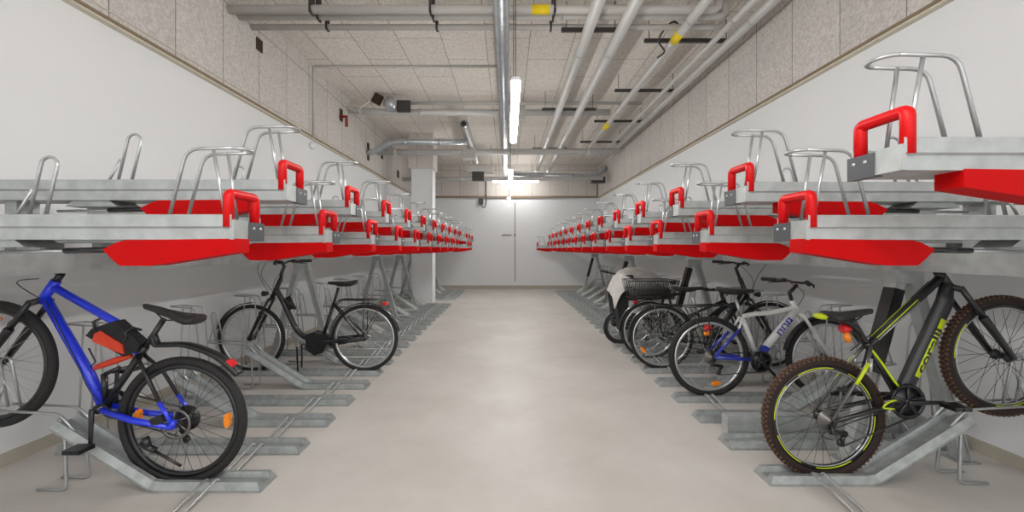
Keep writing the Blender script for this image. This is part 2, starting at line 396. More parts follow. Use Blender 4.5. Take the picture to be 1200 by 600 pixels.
recess(4.86, 3.83, .12, .15, 'dark square opening in the left soffit below the three crosswise pipes')
recess(7.25, 3.78, .12, .22, 'dark opening in the left soffit around the valve pipe')
recess(8.65, 3.46, .12, .38, 'dark slit opening in the left soffit around the bent duct')
recess(9.6, 3.62, .14, .2, 'dark opening in the left soffit behind the bent duct')
recess(11.0, 3.42, .2, .2, 'dark opening in the left soffit beside the column')
t = MB().tube([(0, 0, 0), (.12, 0, 0), (.12, 0, -.18)], .03, 8).build('red_valve', M['copper']); t.location = (-XS, 7.2, 3.74)
tag(t, 'small rusty red valve sticking out of the left soffit', 'valve')
# bent duct and flexible duct
pipe('bent_duct', [(-XS, 8.6, 3.42), (-2.86, 8.6, 3.45), (-2.5, 8.45, 3.62), (-.86, 8.45, 3.62)], .062, M['duct'], 'galvanised duct bending out of the left soffit above the trays', 'duct', collars=(2.2, 2.65), fil=.2)
b = MB(); P = [(-.86, 7.8+.05*k, 3.78-.002*k) for k in range(56)]
b.tube(P, [.075+.007*math.sin(k*2.1) for k in range(56)], 16)
t = thing('flexible_duct', 'crinkled foil flexible duct pointing down the aisle behind the lamp', 'duct', (0, 0, 0))
b.build('duct_hose', M['foil'], t)
MB().lathe_y((-.86, 7.8, 3.78), [(.085, -.03), (.085, .05)], 18).build('duct_end', M['duct'], t)
MB().lathe_y((-.86, 7.8, 3.78), [(.055, -.035), (.055, -.028)], 14).build('duct_cap', M['rail'], t)
# crosswise duct d 9.9 with box
t = pipe('crosswise_duct', [(-XS, 9.28, 3.6), (-.95, 9.28, 3.6), (2.6, 9.28, 3.63)], .07, M['pvc'], 'galvanised crosswise duct meeting the grey box behind the column head', 'duct', 'middle crosswise ducts', collars=(.2, 1.3, 1.8))
MB().box(2.0, 2.3, -.13, .13, -.16, .06).build('duct_box', M['pvcd'], t)
t = thing('ceiling_unit', 'flat grey ventilation box hanging behind the flexible duct', 'ventilation box', (-.75, 10.9, 3.5))
MB().box(-.35, .35, -.25, .25, -.05, .07).build('unit_body', M['pvcd'], t)
MB().box(-.22, .1, -.1, .1, -.28, -.05).build('unit_motor', M['rail'], t)
for q in (-.3, .3): MB().tube([(q, 0, .07), (q, 0, ZC-3.5)], .006, 6).build('threaded_rod', M['rail'], t)
pipe('crosswise_pipe', [(-XS, 11.5, 3.36), (2.75, 11.5, 3.4)], .06, M['pvc'], 'grey crosswise pipe low under the ceiling, farthest before the back wall', group='rear crosswise pipes', collars=(.3, .7))
t = pipe('crosswise_duct', [(.15, 12.2, 3.66), (2.45, 12.2, 3.56), (2.75, 12.2, 3.62), (XS, 12.2, 3.85)], .075, M['duct'], 'short galvanised duct by the back right corner under the ceiling', 'duct', 'rear crosswise ducts', collars=(.62, .8))
t = MB().box(-.2, .2, -.1, .1, -.1, .08).build('junction_box', M['rail']); t.location = (2.7, 11.9, 3.42); tag(t, 'dark box hanging in the back right corner under the ceiling', 'box')
t = thing('wall_socket_box', 'small black box with looped cable on the back wall, left of the joint', 'box', (-.9, YB-.05, 2.95))
MB().box(-.07, .07, -.04, .05, -.09, .09).build('box_body', M['cap'], t)
MB().tube(spline([(.02, -.04, -.08), (.06, -.04, -.2), (.14, -.04, -.18), (.18, -.04, .0), (.17, -.04, .25), (.17, -.04, .75)]), .016, 6).build('cable', M['rail'], t)
t = thing('wall_switch', 'tiny pale switch beside the vertical joint of the back wall', 'switch', (.1, YB-.01, 1.82))
MB().box(-.3, .03, -.008, .01, -.015, .015).build('switch_duct', M['joint'], t)
MB().box(.115, .165, -.015, .01, -.04, .04).build('switch_plate', M['joint'], t)

# ------------------------------------------------------------------ rack: floor trays
TP = [(-.078, 0), (-.078, .012), (-.062, .05), (-.04, .052), (-.026, .022), (.026, .022), (.04, .052), (.062, .05), (.078, .012), (.078, 0)]
def rods_hoop(mb, s, x, z, w=.05, h=.36, r=.008, lean=.0):
    """wheel hoop: closed hairpin on top, two rear legs, two front struts; x counted towards the wall"""
    for y in (-w, w):
        mb.tube(fillet([(s*(x+.05), y, z+h), (s*(x+.235), y, z+h*.985), (s*(x+.31), y, z)], .05, 4), r, 7)
        mb.tube([(s*(x+.13), y*.9, z+h-.002), (s*(x+.085), y*.75, z)], r*.95, 7)
    P = [(s*(x+.05), -w, z+h)]+[(s*(x+.05-math.sin(PI*k/8)*w), -w*math.cos(PI*k/8), z+h) for k in range(1, 8)]+[(s*(x+.05), w, z+h)]
    mb.tube(P, r, 7, caps=False)
def rear_loop(mb, s, x, z, h, lean=-.07, w=.035, r=.008):
    P = [(s*(x-w), 0, z), (s*(x-w+lean), 0, z+h-w)]+[(s*(x+lean-w*math.cos(PI*k/6)), 0, z+h-w+w*math.sin(PI*k/6)) for k in range(1, 6)]+[(s*(x+w+lean), 0, z+h-w), (s*(x+w), 0, z)]
    mb.tube(P, r, 7)
    mb.tube([(s*(x+.10), 0, z), (s*(x+.035+lean*.4), 0, z+h*.55)], r*.9, 6)
def floor_tray(s, raised, name='floor_bike_tray'):
    t = thing(name, '', 'bike tray')
    if raised:
        path = [(0, 0), (s*.56, 0), (s*.62, .01), (s*1.16, .345)]
    else: path = [(0, 0), (s*1.58, 0)]
    MB().sweep(TP, path, ends=(.55, 0)).build('channel', M['galv2'], t)
    b = MB()
    if raised:
        for y in (-.05, .05):
            b.tube(fillet([(s*1.02, y, .30), (s*1.13, y, .42), (s*1.5, y, .44)], .04), .0075, 7)
        b.tube([(s*1.5, -.05, .44), (s*1.535, -.035, .44), (s*1.55, 0, .44), (s*1.535, .035, .44), (s*1.5, .05, .44)], .0075, 7)
        b.build('wheel_holder', M['rod'], t)
        b = MB(); rear_loop(b, s, 1.44, .44, .28, .05, r=.007); b.build('wheel_stop', M['rod'], t)
        for y in (-.05, .05):
            MB().tube(fillet([(s*1.13, y, .40), (s*1.10, y, .30), (s*1.08, y*1.2, .008), (s*1.24, y*1.2, .008)], .03), .0085, 7).build('leg', M['rod'], t)
    else:
        rods_hoop(b, -s, -1.56, .04, h=.80, r=.006); b.build('wheel_hoop', M['rod'], t)
        b = MB(); rear_loop(b, s, 1.2, .04, .2, -.04, r=.007); b.build('wheel_stop', M['rod'], t)
    # hairpin loop that leans on the next tray
    xl = .27
    b = MB()
    for q in (-.028, .028):
        b.tube(fillet([(s*(xl+q), -.055, .052), (s*(xl+q), -.075, .075), (s*(xl+q), -.33, .03), (s*(xl+q), -.36, .018)], .012, 3), .0075, 7)
    b.tube([(s*(xl-.028), -.055, .052), (s*xl, -.032, .05), (s*(xl+.028), -.055, .052)], .0075, 7)
    b.build('connecting_loop', M['rod'], t)
    return t
protos = {}
def set_label(o, lb, g): o['label'] = lb; o['group'] = g
def place(key, maker, loc, lb, g):
    if key not in protos: protos[key] = o = maker(); o.location = loc
    else: o = dup(protos[key], loc)
    set_label(o, lb, g); return o
XFL, XFR = 1.35, 1.475
n = 0
for k in range(27):
    y = 2.25+.4*k
    if k in (19, 20): continue
    raised = k % 2 == 0; n += 1
    place(('f', -1, raised), lambda: floor_tray(-1, raised), (-XFL-(.03 if k > 20 else 0), y, 0),
          '%s galvanised floor tray on the floor, %s from the front in the left row' % ('ramped' if raised else 'flat', ORD[n-1]), 'floor trays of the left row')
for k in range(26):
    y = 2.31+.405*k
    raised = k % 2 == 0 and k != 6
    place(('f', 1, raised), lambda: floor_tray(1, raised), (XFR, y, 0),
          '%s galvanised floor tray on the floor, %s from the front in the right row' % ('ramped' if raised else 'flat', ORD[k]), 'floor trays of the right row')
t = thing('floor_beam', 'thick galvanised box beam on the floor behind the muddy brown tyre', 'beam', (1.56, 2.86, 0))
MB().box(0, 1.4, -.04, .04, .03, .145).build('beam_bar', M['galv'], t)
for q in (.06, .2, 1.2): MB().box(q, q+.05, -.05, .03, 0, .03).build('beam_foot', M['galv2'], t)

# ------------------------------------------------------------------ rack: upper trays
UP = [(-.092, .1), (-.095, .097), (-.095, .052), (-.084, .045), (-.084, 0), (.084, 0), (.084, .045), (.095, .052), (.095, .097), (.092, .1), (.078, .1), (.078, .02), (-.078, .02), (-.078, .1)]
def upper_tray(s, X, zb, hi=0, out=0):
    t = thing('upper_bike_tray', '', 'bike tray')
    MB().sweep(UP, [(s*.012, 0), (s*1.84, 0)]).build('channel', M['galv'], t)
    c = MB().box(min(0, s*.03), max(0, s*.03), .0, .102, -.004, .075).build('end_cap', M['cap'], t)
    for y in (.03, .075): MB().tube([(-s*.003, y, .05), (s*.005, y, .05)], .006, 8).build('screw', M['alu'], c)
    for xb in (2.5, 2.84):                       # brackets down to the two beams
        xc = xb-X+out; MB().box(s*xc-.03, s*xc+.03, -.05, .05, 1.325-zb, 0).build('bracket', M['galv2'], t)
    MB().box(min(s*.004, s*.02), max(s*.004, s*.02), -.09, .0, .0, .08).build('end_plate', M['galv'], t)
    h = fillet([(s*.03, -.082, .05), (s*.03, -.082, .185), (s*.03, .082, .185), (s*.03, .082, .05)], .018, 4)
    MB().tube(h, .0198, 12).build('handle', M['red'], t)
    sk = [(s*(x+hi), z) for x, z in ((.0, .004), (.44, -.002), (.475, -.012), (.53, -.04), (.485, -.085), (.46, -.105), (.34, -.105), (.0, -.052))]
    MB().prism(sk, -.086, .0).build('side_panel', M['redpaint'], t)
    MB().tube([(s*(.52+hi), -.03, -.04), (s*(.74+hi), -.03, -.045)], .012, 8).build('gas_spring', M['black'], t)
    MB().tube([(s*(.70+hi), -.03, -.045), (s*(1.0+hi), -.03, -.05)], .007, 8).build('spring_rod', M['rod'], t)
    b = MB(); rods_hoop(b, s, -.01, .085, w=.047, h=.29, r=.0068); b.build('wheel_hoop', M['rod'], t)
    b = MB(); rear_loop(b, s, .9, .06, .29, -.06, r=.0068); b.build('rear_loop', M['rod'], t)
    MB().prism([(s*.86, -.03), (s*1.12, -.03), (s*1.08, 0), (s*.9, 0)], -.07, .07).build('carriage', M['galv2'], t)
    return t
XUL, XUR = 1.085, 1.205
LOW, HIGH = 1.37, 1.575
for s, X, row, lo, hi in ((-1, XUL, 'left', 1.67, 2.05), (1, XUR, 'right', 1.70, 1.31)):
    for tier, z, y0 in (('lower', LOW, lo), ('higher', HIGH, hi)):
        n = 0
        for k in range(15):
            y = y0+.8*k
            if y > (12.75 if s < 0 else 12.95) or (s < 0 and 9.55 < y < 10.55): continue
            if s > 0 and y > 12.5 and tier == 'higher': continue
            n += 1; xx = X
            if s > 0 and y > 12.5: xx = X-.27 if tier == 'lower' else None
            if xx is None: continue
            extra = ', pulled out into the aisle by the back wall' if (s > 0 and y > 12.5) else ''
            place(('u', s, tier, xx), lambda: upper_tray(s, xx, z, .2 if tier == 'higher' else 0), (s*xx, y, z),
                  ('upper tray with red handle, %s from the front of the %s row, %s tier' % (ORD[n-1], row, tier)) if not extra else
                  'upper tray with red handle pulled out into the aisle by the back wall, right row',
                  '%s upper trays of the %s row' % (tier, row))
# supports
def aframe(s, y, lb):
    t = thing('support_frame', lb, 'support frame', (s*2.5, y, 0), 0, 'support frames of the %s row' % ('left' if s < 0 else 'right'))
    for q in (-1, 1):
        a = Vector((q*.03, 0, 1.20)); b_ = Vector((q*.36, 0, .0))
        d = (b_-a).normalized(); nrm = Vector((-d.z, 0, d.x))
        mb = MB(); w = .026
        P = [a+nrm*w, a-nrm*w, b_-nrm*w, b_+nrm*w]
        mb.prism([(p.x, p.z) for p in P], -.03, .03)
        for e in (-1, 1):
            P2 = [a+nrm*w*e, a+nrm*(w+.006)*e, b_+nrm*(w+.006)*e, b_+nrm*w*e]
            mb.prism([(p.x, p.z) for p in P2], -.042, .03)
        leg = mb.build('leg', M['galv'], t)
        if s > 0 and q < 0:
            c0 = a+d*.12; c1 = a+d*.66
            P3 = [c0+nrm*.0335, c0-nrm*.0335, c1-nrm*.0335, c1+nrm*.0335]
            MB().prism([(p.x, p.z) for p in P3], -.044, .033).build('black_sleeve', M['black'], leg)  # added black casing that paints the dark shading of the aisle-side leg
        MB().box(q*.36-.06, q*.36+.06, -.06, .06, 0, .01).build('foot_plate', M['galv2'], t)
    MB().box(-.09, .09, -.045, .045, 1.12, 1.20).build('head_plate', M['galv'], t)
    return t
for i, y in enumerate((4.85, 7.65, 9.25, 10.55, 12.45)):
    aframe(-1, y, 'inclined galvanised A-frame support under the left row, %s from the front' % ORD[i])
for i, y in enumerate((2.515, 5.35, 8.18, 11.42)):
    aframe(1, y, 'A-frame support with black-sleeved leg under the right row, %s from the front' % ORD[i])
for s, y0 in ((-1, 1.0), (1, .85)):
    side = 'left' if s < 0 else 'right'
    t = MB().box(-.05, .05, y0, 12.85, 1.20, 1.325).build('support_beam', M['galv']); t.location = (s*2.5, 0, 0)
    tag(t, 'galvanised beam running under the upper trays of the %s row, on the A-frames' % side, 'beam', None)
    t = MB().box(-.05, .05, y0, 12.85, 1.22, 1.325).build('support_beam', M['galv']); t.location = (s*2.84, 0, 0)
    tag(t, 'galvanised beam by the wall carrying the wall ends of the %s upper trays' % side, 'beam', None)
    for y in [1.6+2.4*i for i in range(5)]: pass

# ------------------------------------------------------------------ bicycles
class Bike:
    """local frame: +x forward, +y rider's left, z up; origin on the floor below the rear axle"""
    def __init__(s, name, label, ax, d, fwd, m):
        s.d, s.fwd, s.m = d, fwd, m; s.k = F/d
        s.x0 = (ax-VX)/s.k
        s.root = thing(name, label, 'bicycle', (s.x0, d, 0), 0 if fwd > 0 else PI, 'parked bicycles')
    def p(s, px, py, y=0):                       # point of the bike's middle plane
        return Vector((s.fwd*((px-VX)/s.k-s.x0), y, CH-(py-VY)/s.k))
    def n(s, px, py, y=0):                       # point lying y to the rider's left, seen at that pixel
        wy = s.d+y*s.fwd; k = F/wy
        return Vector((s.fwd*((px-VX)/k-s.x0), y, CH-(py-VY)/k))
    def part(s, mb, name, m, parent=None): return mb.build(name, m, parent or s.root)
    def wheel(s, c, R, tw=.022, knob=False, tyre='rubber', rim='dsteel', spoke='dspoke', nsp=32, rims=.012, decal=None, reflectors=(), hub='dsteel', rr=.026):
        w = MB(); Ri = R-tw*2+.004
        w.ring((c.x, c.y, c.z), Ri, [(.002, -.012), (.002, .012), (-rr+.006, .011), (-rr, .006), (-rr, -.006), (-rr+.006, -.011)], 56)
        wo = s.part(w, 'wheel', M[rim])
        mb = MB(); prof = [(math.cos(a)*tw, math.sin(a)*tw) for a in [2*PI*i/10 for i in range(10)]]
        mb.ring((c.x, c.y, c.z), R-tw, prof, 64)
        if knob:
            for i in range(76):
                a = 2*PI*(i+.0)/76
                for yy, off, ww in ((-.017, .5, .006), (-.006, 0, .005), (.006, 0, .005), (.017, .5, .006)):
                    aa = a+off*2*PI/76; rad = R-.003-abs(yy)*.35
                    e = Vector((math.cos(aa), 0, math.sin(aa))); tt = Vector((-math.sin(aa), 0, math.cos(aa))); yv = Vector((0, 1, 0))
                    ce = Vector((c.x, c.y+yy, c.z))+e*rad
                    vs = [ce+e*(.005*q0)+tt*(.0065*q1)+yv*(ww*q2) for q0 in (-1, 1) for q1 in (-1, 1) for q2 in (-1, 1)]
                    mb._add(vs, [(0,1,3,2),(4,6,7,5),(0,4,5,1),(2,3,7,6),(0,2,6,4),(1,5,7,3)], mi=1 if tyre == 'brown' else 0)
        s.part(mb, 'tyre', [M[tyre], M['knob']] if tyre == 'brown' else M[tyre], wo)
        mb = MB()
        for i in range(nsp):
            a = 2*PI*i/nsp; sd = 1 if i % 2 else -1; cr = (1 if (i//2) % 2 else -1)*.75
            h = Vector((c.x+.028*math.cos(a+cr*1.6), c.y+sd*.03, c.z+.028*math.sin(a+cr*1.6)))
            q = Vector((c.x+(Ri-rr+.004)*math.cos(a), c.y, c.z+(Ri-rr+.004)*math.sin(a)))
            mb.tube([h, q], .0014, 4, caps=False)
        s.part(mb, 'spokes', M[spoke], wo)
        mb = MB(); mb.lathe_y(c, [(.008, -.065), (.012, -.05), (.03, -.036), (.03, -.028), (.017, -.024), (.017, .024), (.03, .028), (.03, .036), (.012, .05), (.008, .065)], 18)
        s.part(mb, 'hub', M[hub], wo)
        if decal:
            for a0 in decal[1]:
                mb = MB()
                for sd in (-1, 1): mb.arc(c, Ri-.012, a0, a0+decal[2], [(.0028, sd*.0118), (.0028, sd*.0135), (-.0028, sd*.0135), (-.0028, sd*.0118)], 14)
                s.part(mb, 'rim_decal', M[decal[0]], wo)
            mb = MB()
            for sd in (-1, 1): mb.ring(c, Ri-rr+.003, [(.003, sd*.007), (.003, sd*.011), (-.003, sd*.011), (-.003, sd*.007)], 56)
            s.part(mb, 'rim_edge', M['alu'], wo)
        for a in reflectors:
            a = math.radians(a); e = Vector((math.cos(a), 0, math.sin(a))); tt = Vector((-e.z, 0, e.x)); ce = Vector(c)+e*(R*.7)
            mb = MB(); n = 12
            vs = [ce+tt*(math.cos(2*PI*i/n)*.042)+e*(math.sin(2*PI*i/n)*.017)+Vector((0, y, 0)) for y in (-.012, .012) for i in range(n)]
            mb._add(vs, [tuple(range(n)), tuple(range(n, 2*n))]+[(i, (i+1) % n, n+(i+1) % n, n+i) for i in range(n)])
            s.part(mb, 'reflector', M['orange'], wo)
        return wo
    def saddle(s, a, b, h=.035, w=.075, rails=None, m='saddle', hf=1.35):
        """a: nose, b: tail (top surface points)"""
        mb = MB(); L = []
        for t, hw, hh, dz in ((0, .006, .006, -.006), (.04, .016, .012, 0), (.2, .02, .014, .001), (.45, .026, .017, -.002), (.65, .048, .02, -.003), (.82, w, .022, .002), (.95, w*.98, .02, .008), (1, w*.7, .012, .008)):
            q = a.lerp(b, t); hh *= hf; L.append((q.x, q.z-hh+dz, hw, hh))
        mb.loft(L, 14, 2.4); so = s.part(mb, 'saddle', M[m])
        mb = MB(); mid = a.lerp(b, .55)
        for y in (-.022, .022):
            q0, q1 = a.lerp(b, .2), a.lerp(b, .88)
            mb.tube(fillet([(q0.x, y*.5, q0.z-.022), (mid.x+.04*(1 if q0.x > q1.x else -1), y, mid.z-.052), (mid.x-.05*(1 if q0.x > q1.x else -1), y, mid.z-.052), (q1.x, y*1.2, q1.z-.03)], .02), .004, 6)
        s.part(mb, 'saddle_rails', M['dsteel'], so)
        return so
    def bars(s, c, half=.3, sweep=.05, rise=.02, r=.0115, gm='rubber', m='black', back=.0, bend=.1):
        """handlebar centred on c; ends reach +-half across and sweep back"""
        P = lambda sg: [c, c+Vector((.0, sg*bend*.6, 0)), c+Vector((-.01, sg*bend*1.3, rise)), c+Vector((-sweep, sg*half, rise))]
        l, r_ = P(1), P(-1)
        mb = MB(); mb.tube(spline(list(reversed(l))+r_[1:], 4), r, 8); bo = s.part(mb, 'handlebar', M[m])
        for sg in (1, -1):
            Q = P(sg); e = Q[-1]; dd = (Q[-1]-Q[-2]).normalized()
            g = MB(); g.tube([e-dd*.125, e-dd*.12, e-dd*.06, e, e+dd*.004], [.014, .0175, .0165, .018, .012], 10); s.part(g, 'grip', M[gm], bo)
            l0 = e-dd*.15
            g = MB(); g.tube([l0, l0+Vector((.035, 0, -.012)), l0+dd*.04+Vector((.05, 0, -.018)), l0+dd*.13+Vector((.04, 0, -.03))], [.014, .01, .007, .005], 7)
            s.part(g, 'brake_lever', M['black'], bo)
            g = MB(); g.tube([l0-dd*.02, l0-dd*.055], .02, 9); s.part(g, 'shifter', M['black'], bo)
        return bo
    def cranks(s, bb, R, ang, side=-1, L=.17, ring='black', guard=False, arm='black'):
        """chainring on the right (y<0); ang = direction of the right crank in degrees"""
        mb = MB(); c = (bb.x, -.05, bb.z)
        mb.ring(c, R, [(.004, -.002), (.004, .002), (-.014, .002), (-.014, -.002)], 44)
        for i in range(44):
            a = 2*PI*i/44; e = Vector((math.cos(a), 0, math.sin(a)))
            mb.box(bb.x+e.x*(R+.004)-.003, bb.x+e.x*(R+.004)+.003, -.052, -.048, bb.z+e.z*(R+.004)-.003, bb.z+e.z*(R+.004)+.003)
        for i in range(5):
            a = 2*PI*i/5+.3; mb.tube([(bb.x, -.052, bb.z), (bb.x+(R-.008)*math.cos(a), -.052, bb.z+(R-.008)*math.sin(a))], .011, 6, flat=.5)
        mb.lathe_y((bb.x, 0, bb.z), [(.02, -.062), (.02, .05)], 14)
        if guard: mb.lathe_y((bb.x, -.045, bb.z), [(R*.9, -.002), (R*.9, .002)], 32)
        co = s.part(mb, 'crankset', M[ring])
        for sd, a in ((-1, ang), (1, ang+180)):
            a = math.radians(a); e = Vector((math.cos(a), 0, math.sin(a))); p0 = Vector((bb.x, sd*.068, bb.z)); p1 = p0+e*L+Vector((0, sd*.012, 0))
            g = MB(); g.tube([p0-e*.015, p0, p1, p1+e*.01], [.012, .016, .011, .008], 8, flat=.6); s.part(g, 'crank_arm', M[arm], co)
            g = MB(); g.tube([p1, p1+Vector((0, sd*.1, 0))], .006, 6)
            g.box(p1.x-.045, p1.x+.045, p1.y+min(sd*.018, sd*.1), p1.y+max(sd*.018, sd*.1), p1.z-.011, p1.z+.011); s.part(g, 'pedal', M['black'], co)
        return co
    def chain(s, bb, ax, R, r, der=None):
        y = -.05; mb = MB(); up = []; d = (bb-ax).normalized(); nrm = Vector((-d.z, 0, d.x)); nrm = nrm if nrm.z > 0 else -nrm
        mb.tube([Vector((ax.x, y, ax.z))+nrm*r, Vector((bb.x, y, bb.z))+nrm*R], .0045, 5)
        lo = [Vector((bb.x, y, bb.z))-nrm*R]
        lo += [Vector((der.x, y, der.z))] if der else [Vector((ax.x, y, ax.z))-nrm*r]
        mb.tube(lo, .0045, 5)
        fw = 1
        mb.arc((bb.x, y, bb.z), R, 90-90, 90-90+90, [(.004, -.003), (.004, .003), (-.004, .003), (-.004, -.003)], 10)
        mb.arc((bb.x, y, bb.z), R, -90, 0, [(.004, -.003), (.004, .003), (-.004, .003), (-.004, -.003)], 10)
        return s.part(mb, 'chain', M['dsteel'])
    def cassette(s, ax, R=.055, m='sprocket'):
        mb = MB(); n = 7
        for i in range(n):
            rr = R-(R-.025)*i/(n-1); y = -.034-.0035*i
            mb.lathe_y((ax.x, 0, ax.z), [(rr, y), (rr, y-.002)], 24)
        mb.lathe_y((ax.x, 0, ax.z), [(.014, -.03), (.014, -.062)], 12)
        return s.part(mb, 'cassette', M[m])
    def derailleur(s, ax, dn):
        a = Vector((ax.x, -.065, ax.z-.02)); b = dn
        mb = MB()
        mb.tube([a, a+Vector((-.01, -.005, -.035)), Vector((b.x+.015, -.06, b.z+.06))], [.009, .016, .014], 8)
        mb.lathe_y((b.x+.02, -.05, b.z+.052), [(.02, -.006), (.02, .006)], 14); mb.lathe_y((b.x, -.05, b.z), [(.02, -.006), (.02, .006)], 14)
        for y in (-.058, -.044): mb.tube([(b.x+.02, y, b.z+.052), (b.x, y, b.z)], .009, 6, flat=.3)
        do = s.part(mb, 'derailleur', M['black'])
        return do
    def mudguard(s, c, R, a0, a1, w=.028, m='black', Rf=None):
        mb = MB(); mb.arc(c, R, a0, a1, [(0, -w), (.007, -w*.6), (.009, 0), (.007, w*.6), (0, w), (.004, w*.6), (.006, 0), (.004, -w*.6)], 30, Rf)
        return s.part(mb, 'mudguard', M[m])
    def rack(s, p0, p1, ax, w=.06, m='black', r=.006):
        mb = MB()
        for y in (-w, w):
            mb.tube([(p0.x, y, p0.z), (p1.x, y, p1.z)], r, 7)
            mid = p0.lerp(p1, .55)
            mb.tube([(mid.x, y, mid.z), (ax.x, y*1.1, ax.z+.03)], r*.85, 6)
            mb.tube([(p0.lerp(p1, .95).x, y, p0.lerp(p1, .95).z), (ax.x, y*1.1, ax.z+.03)], r*.85, 6)
        for t in (0, .25, .5, .75, 1):
            q = p0.lerp(p1, t); mb.tube([(q.x, -w, q.z), (q.x, w, q.z)], r*.8, 6)
        mb.tube([(p0.x, 0, p0.z), (p1.x, 0, p1.z)], r, 6)
        return s.part(mb, 'luggage_rack', M[m])
    def tubes(s, name, m, specs, parent=None):
        mb = MB()
        for sp in specs: mb.tube(sp[0], sp[1], 12)
        return s.part(mb, name, M[m], parent)
    def stay(s, a, b, w0, w1, r=.008):
        return [([Vector((a.x, y*w0, a.z)), Vector((b.x, y*w1, b.z))], r) for y in (-1, 1)]
    def fork(s, top, crown, ax, r=.014, m='black', sus=False, w=.052):
        mb = MB(); d = (crown-top).normalized()
        mb.tube([top, crown], .014, 10)
        mb.tube([Vector((crown.x, -w, crown.z)), Vector((crown.x, 0, crown.z+.012)), Vector((crown.x, w, crown.z))], .018, 8)
        for y in (-w, w):
            c0 = Vector((crown.x, y, crown.z+.01)); a = Vector((ax.x, y, ax.z))
            if sus:
                m1 = c0.lerp(a, .42); mb.tube([c0, m1], r*.85, 9); mb.tube([m1, m1.lerp(a, .02), a], [r*1.25, r*1.3, r*.9], 9)
            else: mb.tube([c0, c0.lerp(a, .6), a], [r, r*.9, r*.65], 9)
        if sus:
            q = crown.lerp(ax, .44); mb.tube(fillet([(q.x, -w, q.z), (q.x+.02, -w*.5, q.z+.05), (q.x+.02, w*.5, q.z+.05), (q.x, w, q.z)], .03), .011, 8)
        return s.part(mb, 'fork', M[m])
    def cables(s, lst, r=.0028, m='black'):
        mb = MB()
        for P in lst: mb.tube(spline(P, 5), r, 5)
        return s.part(mb, 'cables', M[m])
    def lamp(s, p, name='headlight', m='black', lens=None, d=1, r=.026):
        mb = MB(); mb.loft([(p.x-.03*d, p.z, .012, .012), (p.x-.01*d, p.z, r*.8, r*.8), (p.x+.025*d, p.z, r, r), (p.x+.03*d, p.z, r*.9, r*.9)], 12, 2)
        lo = s.part(mb, name, M[m])
        if lens:
            mb = MB(); mb.loft([(p.x+.0305*d, p.z, r*.85, r*.85), (p.x+.036*d, p.z, r*.5, r*.5)], 12, 2); s.part(mb, 'lens', M[lens], lo)
        return lo

def V(x, y, z): return Vector((x, y, z))
def offy(v, y): return Vector((v.x, y, v.z))

# --- blue mountain bike, front left ------------------------------------------------
B = Bike('mountain_bicycle', 'blue bicycle with black saddle and orange frame bag, nearest in the left row', 214.5, 2.25, -1, None)
ax = B.p(214.5, 492.5); bb = B.p(122, 477); R = .362
pitch = math.radians(16.5); fa = ax+V(1.12*math.cos(pitch), 0, 1.12*math.sin(pitch))
B.wheel(ax, R, .024, spoke='dspoke', rim='black', reflectors=(180, 5), nsp=32)
B.wheel(fa, R, .024, spoke='spoke', rim='black', reflectors=(90,), nsp=32)
hb, ht = B.p(48, 354), B.p(66, 329); st = B.p(164, 416)
fr = B.tubes('frame', 'blue', [([ht, hb], .024), ([hb.lerp(ht, .25), B.p(106, 441), bb], [.024, .027, .026]), ([ht.lerp(hb, .25), B.p(138, 379), st], [.021, .021, .017])])
B.tubes('seat_tube', 'black', [([bb, st], .0185), ([st, B.p(171, 406)], .019)], fr)
B.tubes('bottom_bracket', 'black', [([offy(bb, -.04), offy(bb, .04)], .026)], fr)
B.tubes('chain_stay', 'blue', [([offy(bb, .03*y), offy(bb.lerp(ax, .45), .05*y)+V(0, 0, -.02), offy(ax, .068*y)+V(0, 0, -.012)], [.017, .017, .014]) for y in (-1, 1)], fr)
B.tubes('dropout', 'blue', [([offy(ax, .06*y)+V(.03, 0, .0), offy(ax, .07*y)+V(0, 0, .0), offy(ax, .065*y)+V(-.005, 0, .03)], [.016, .02, .014]) for y in (-1, 1)], fr)
s0 = B.tubes('seat_stay', 'black', [([offy(st, .02*y), offy(st.lerp(ax, .3), .05*y)+V(-.01, 0, .01), offy(st.lerp(ax, .7), .062*y)], [.010, .010, .010]) for y in (-1, 1)], fr)
for y in (-1, 1): B.tubes('stay_end', 'blue', [([offy(st.lerp(ax, .66), .062*y), offy(ax, .066*y)], .0112)], fr)
B.tubes('seatpost', 'black', [([st, B.p(192, 374)], .0145)])
B.saddle(B.p(168, 355), B.p(235, 371), w=.072)
B.fork(ht, hb, fa, .017, 'black', True)
stem = ht+(ht-hb).normalized()*.05
B.tubes('stem', 'black', [([ht, stem], .018), ([stem, stem+V(.07, 0, .03)], .016)])
B.bars(stem+V(.07, 0, .03), .33, .05, .03)
B.cranks(bb, .08, 88); B.chain(bb, ax, .08, .04, ax+V(.01, 0, -.13)); B.cassette(ax, .072, 'black'); B.derailleur(ax, ax+V(.02, 0, -.13))
rot = MB(); c = (ax.x, .052, ax.z)
rot.ring(c, .085, [(.0, -.001), (.0, .001), (-.016, .001), (-.016, -.001)], 40)
for i in range(6):
    a = i*PI/3; rot.tube([(ax.x+.02*math.cos(a), .052, ax.z+.02*math.sin(a)), (ax.x+.072*math.cos(a+.5), .052, ax.z+.072*math.sin(a+.5))], .004, 5)
B.part(rot, 'brake_disc', M['sprocket'])
rot = MB(); rot.box(ax.x+.05, ax.x+.12, .045, .075, ax.z+.005, ax.z+.05, Matrix.Rotation(.4, 3, 'Y')); B.part(rot, 'brake_caliper', M['dsteel'])
P = spline([B.p(178, 393), B.p(184, 403), B.p(196, 403), B.p(218, 403), B.p(240, 409), B.p(262, 420), B.p(282, 438)], 5)
mb = MB(); n_ = len(P); prof = []
vs = []; 
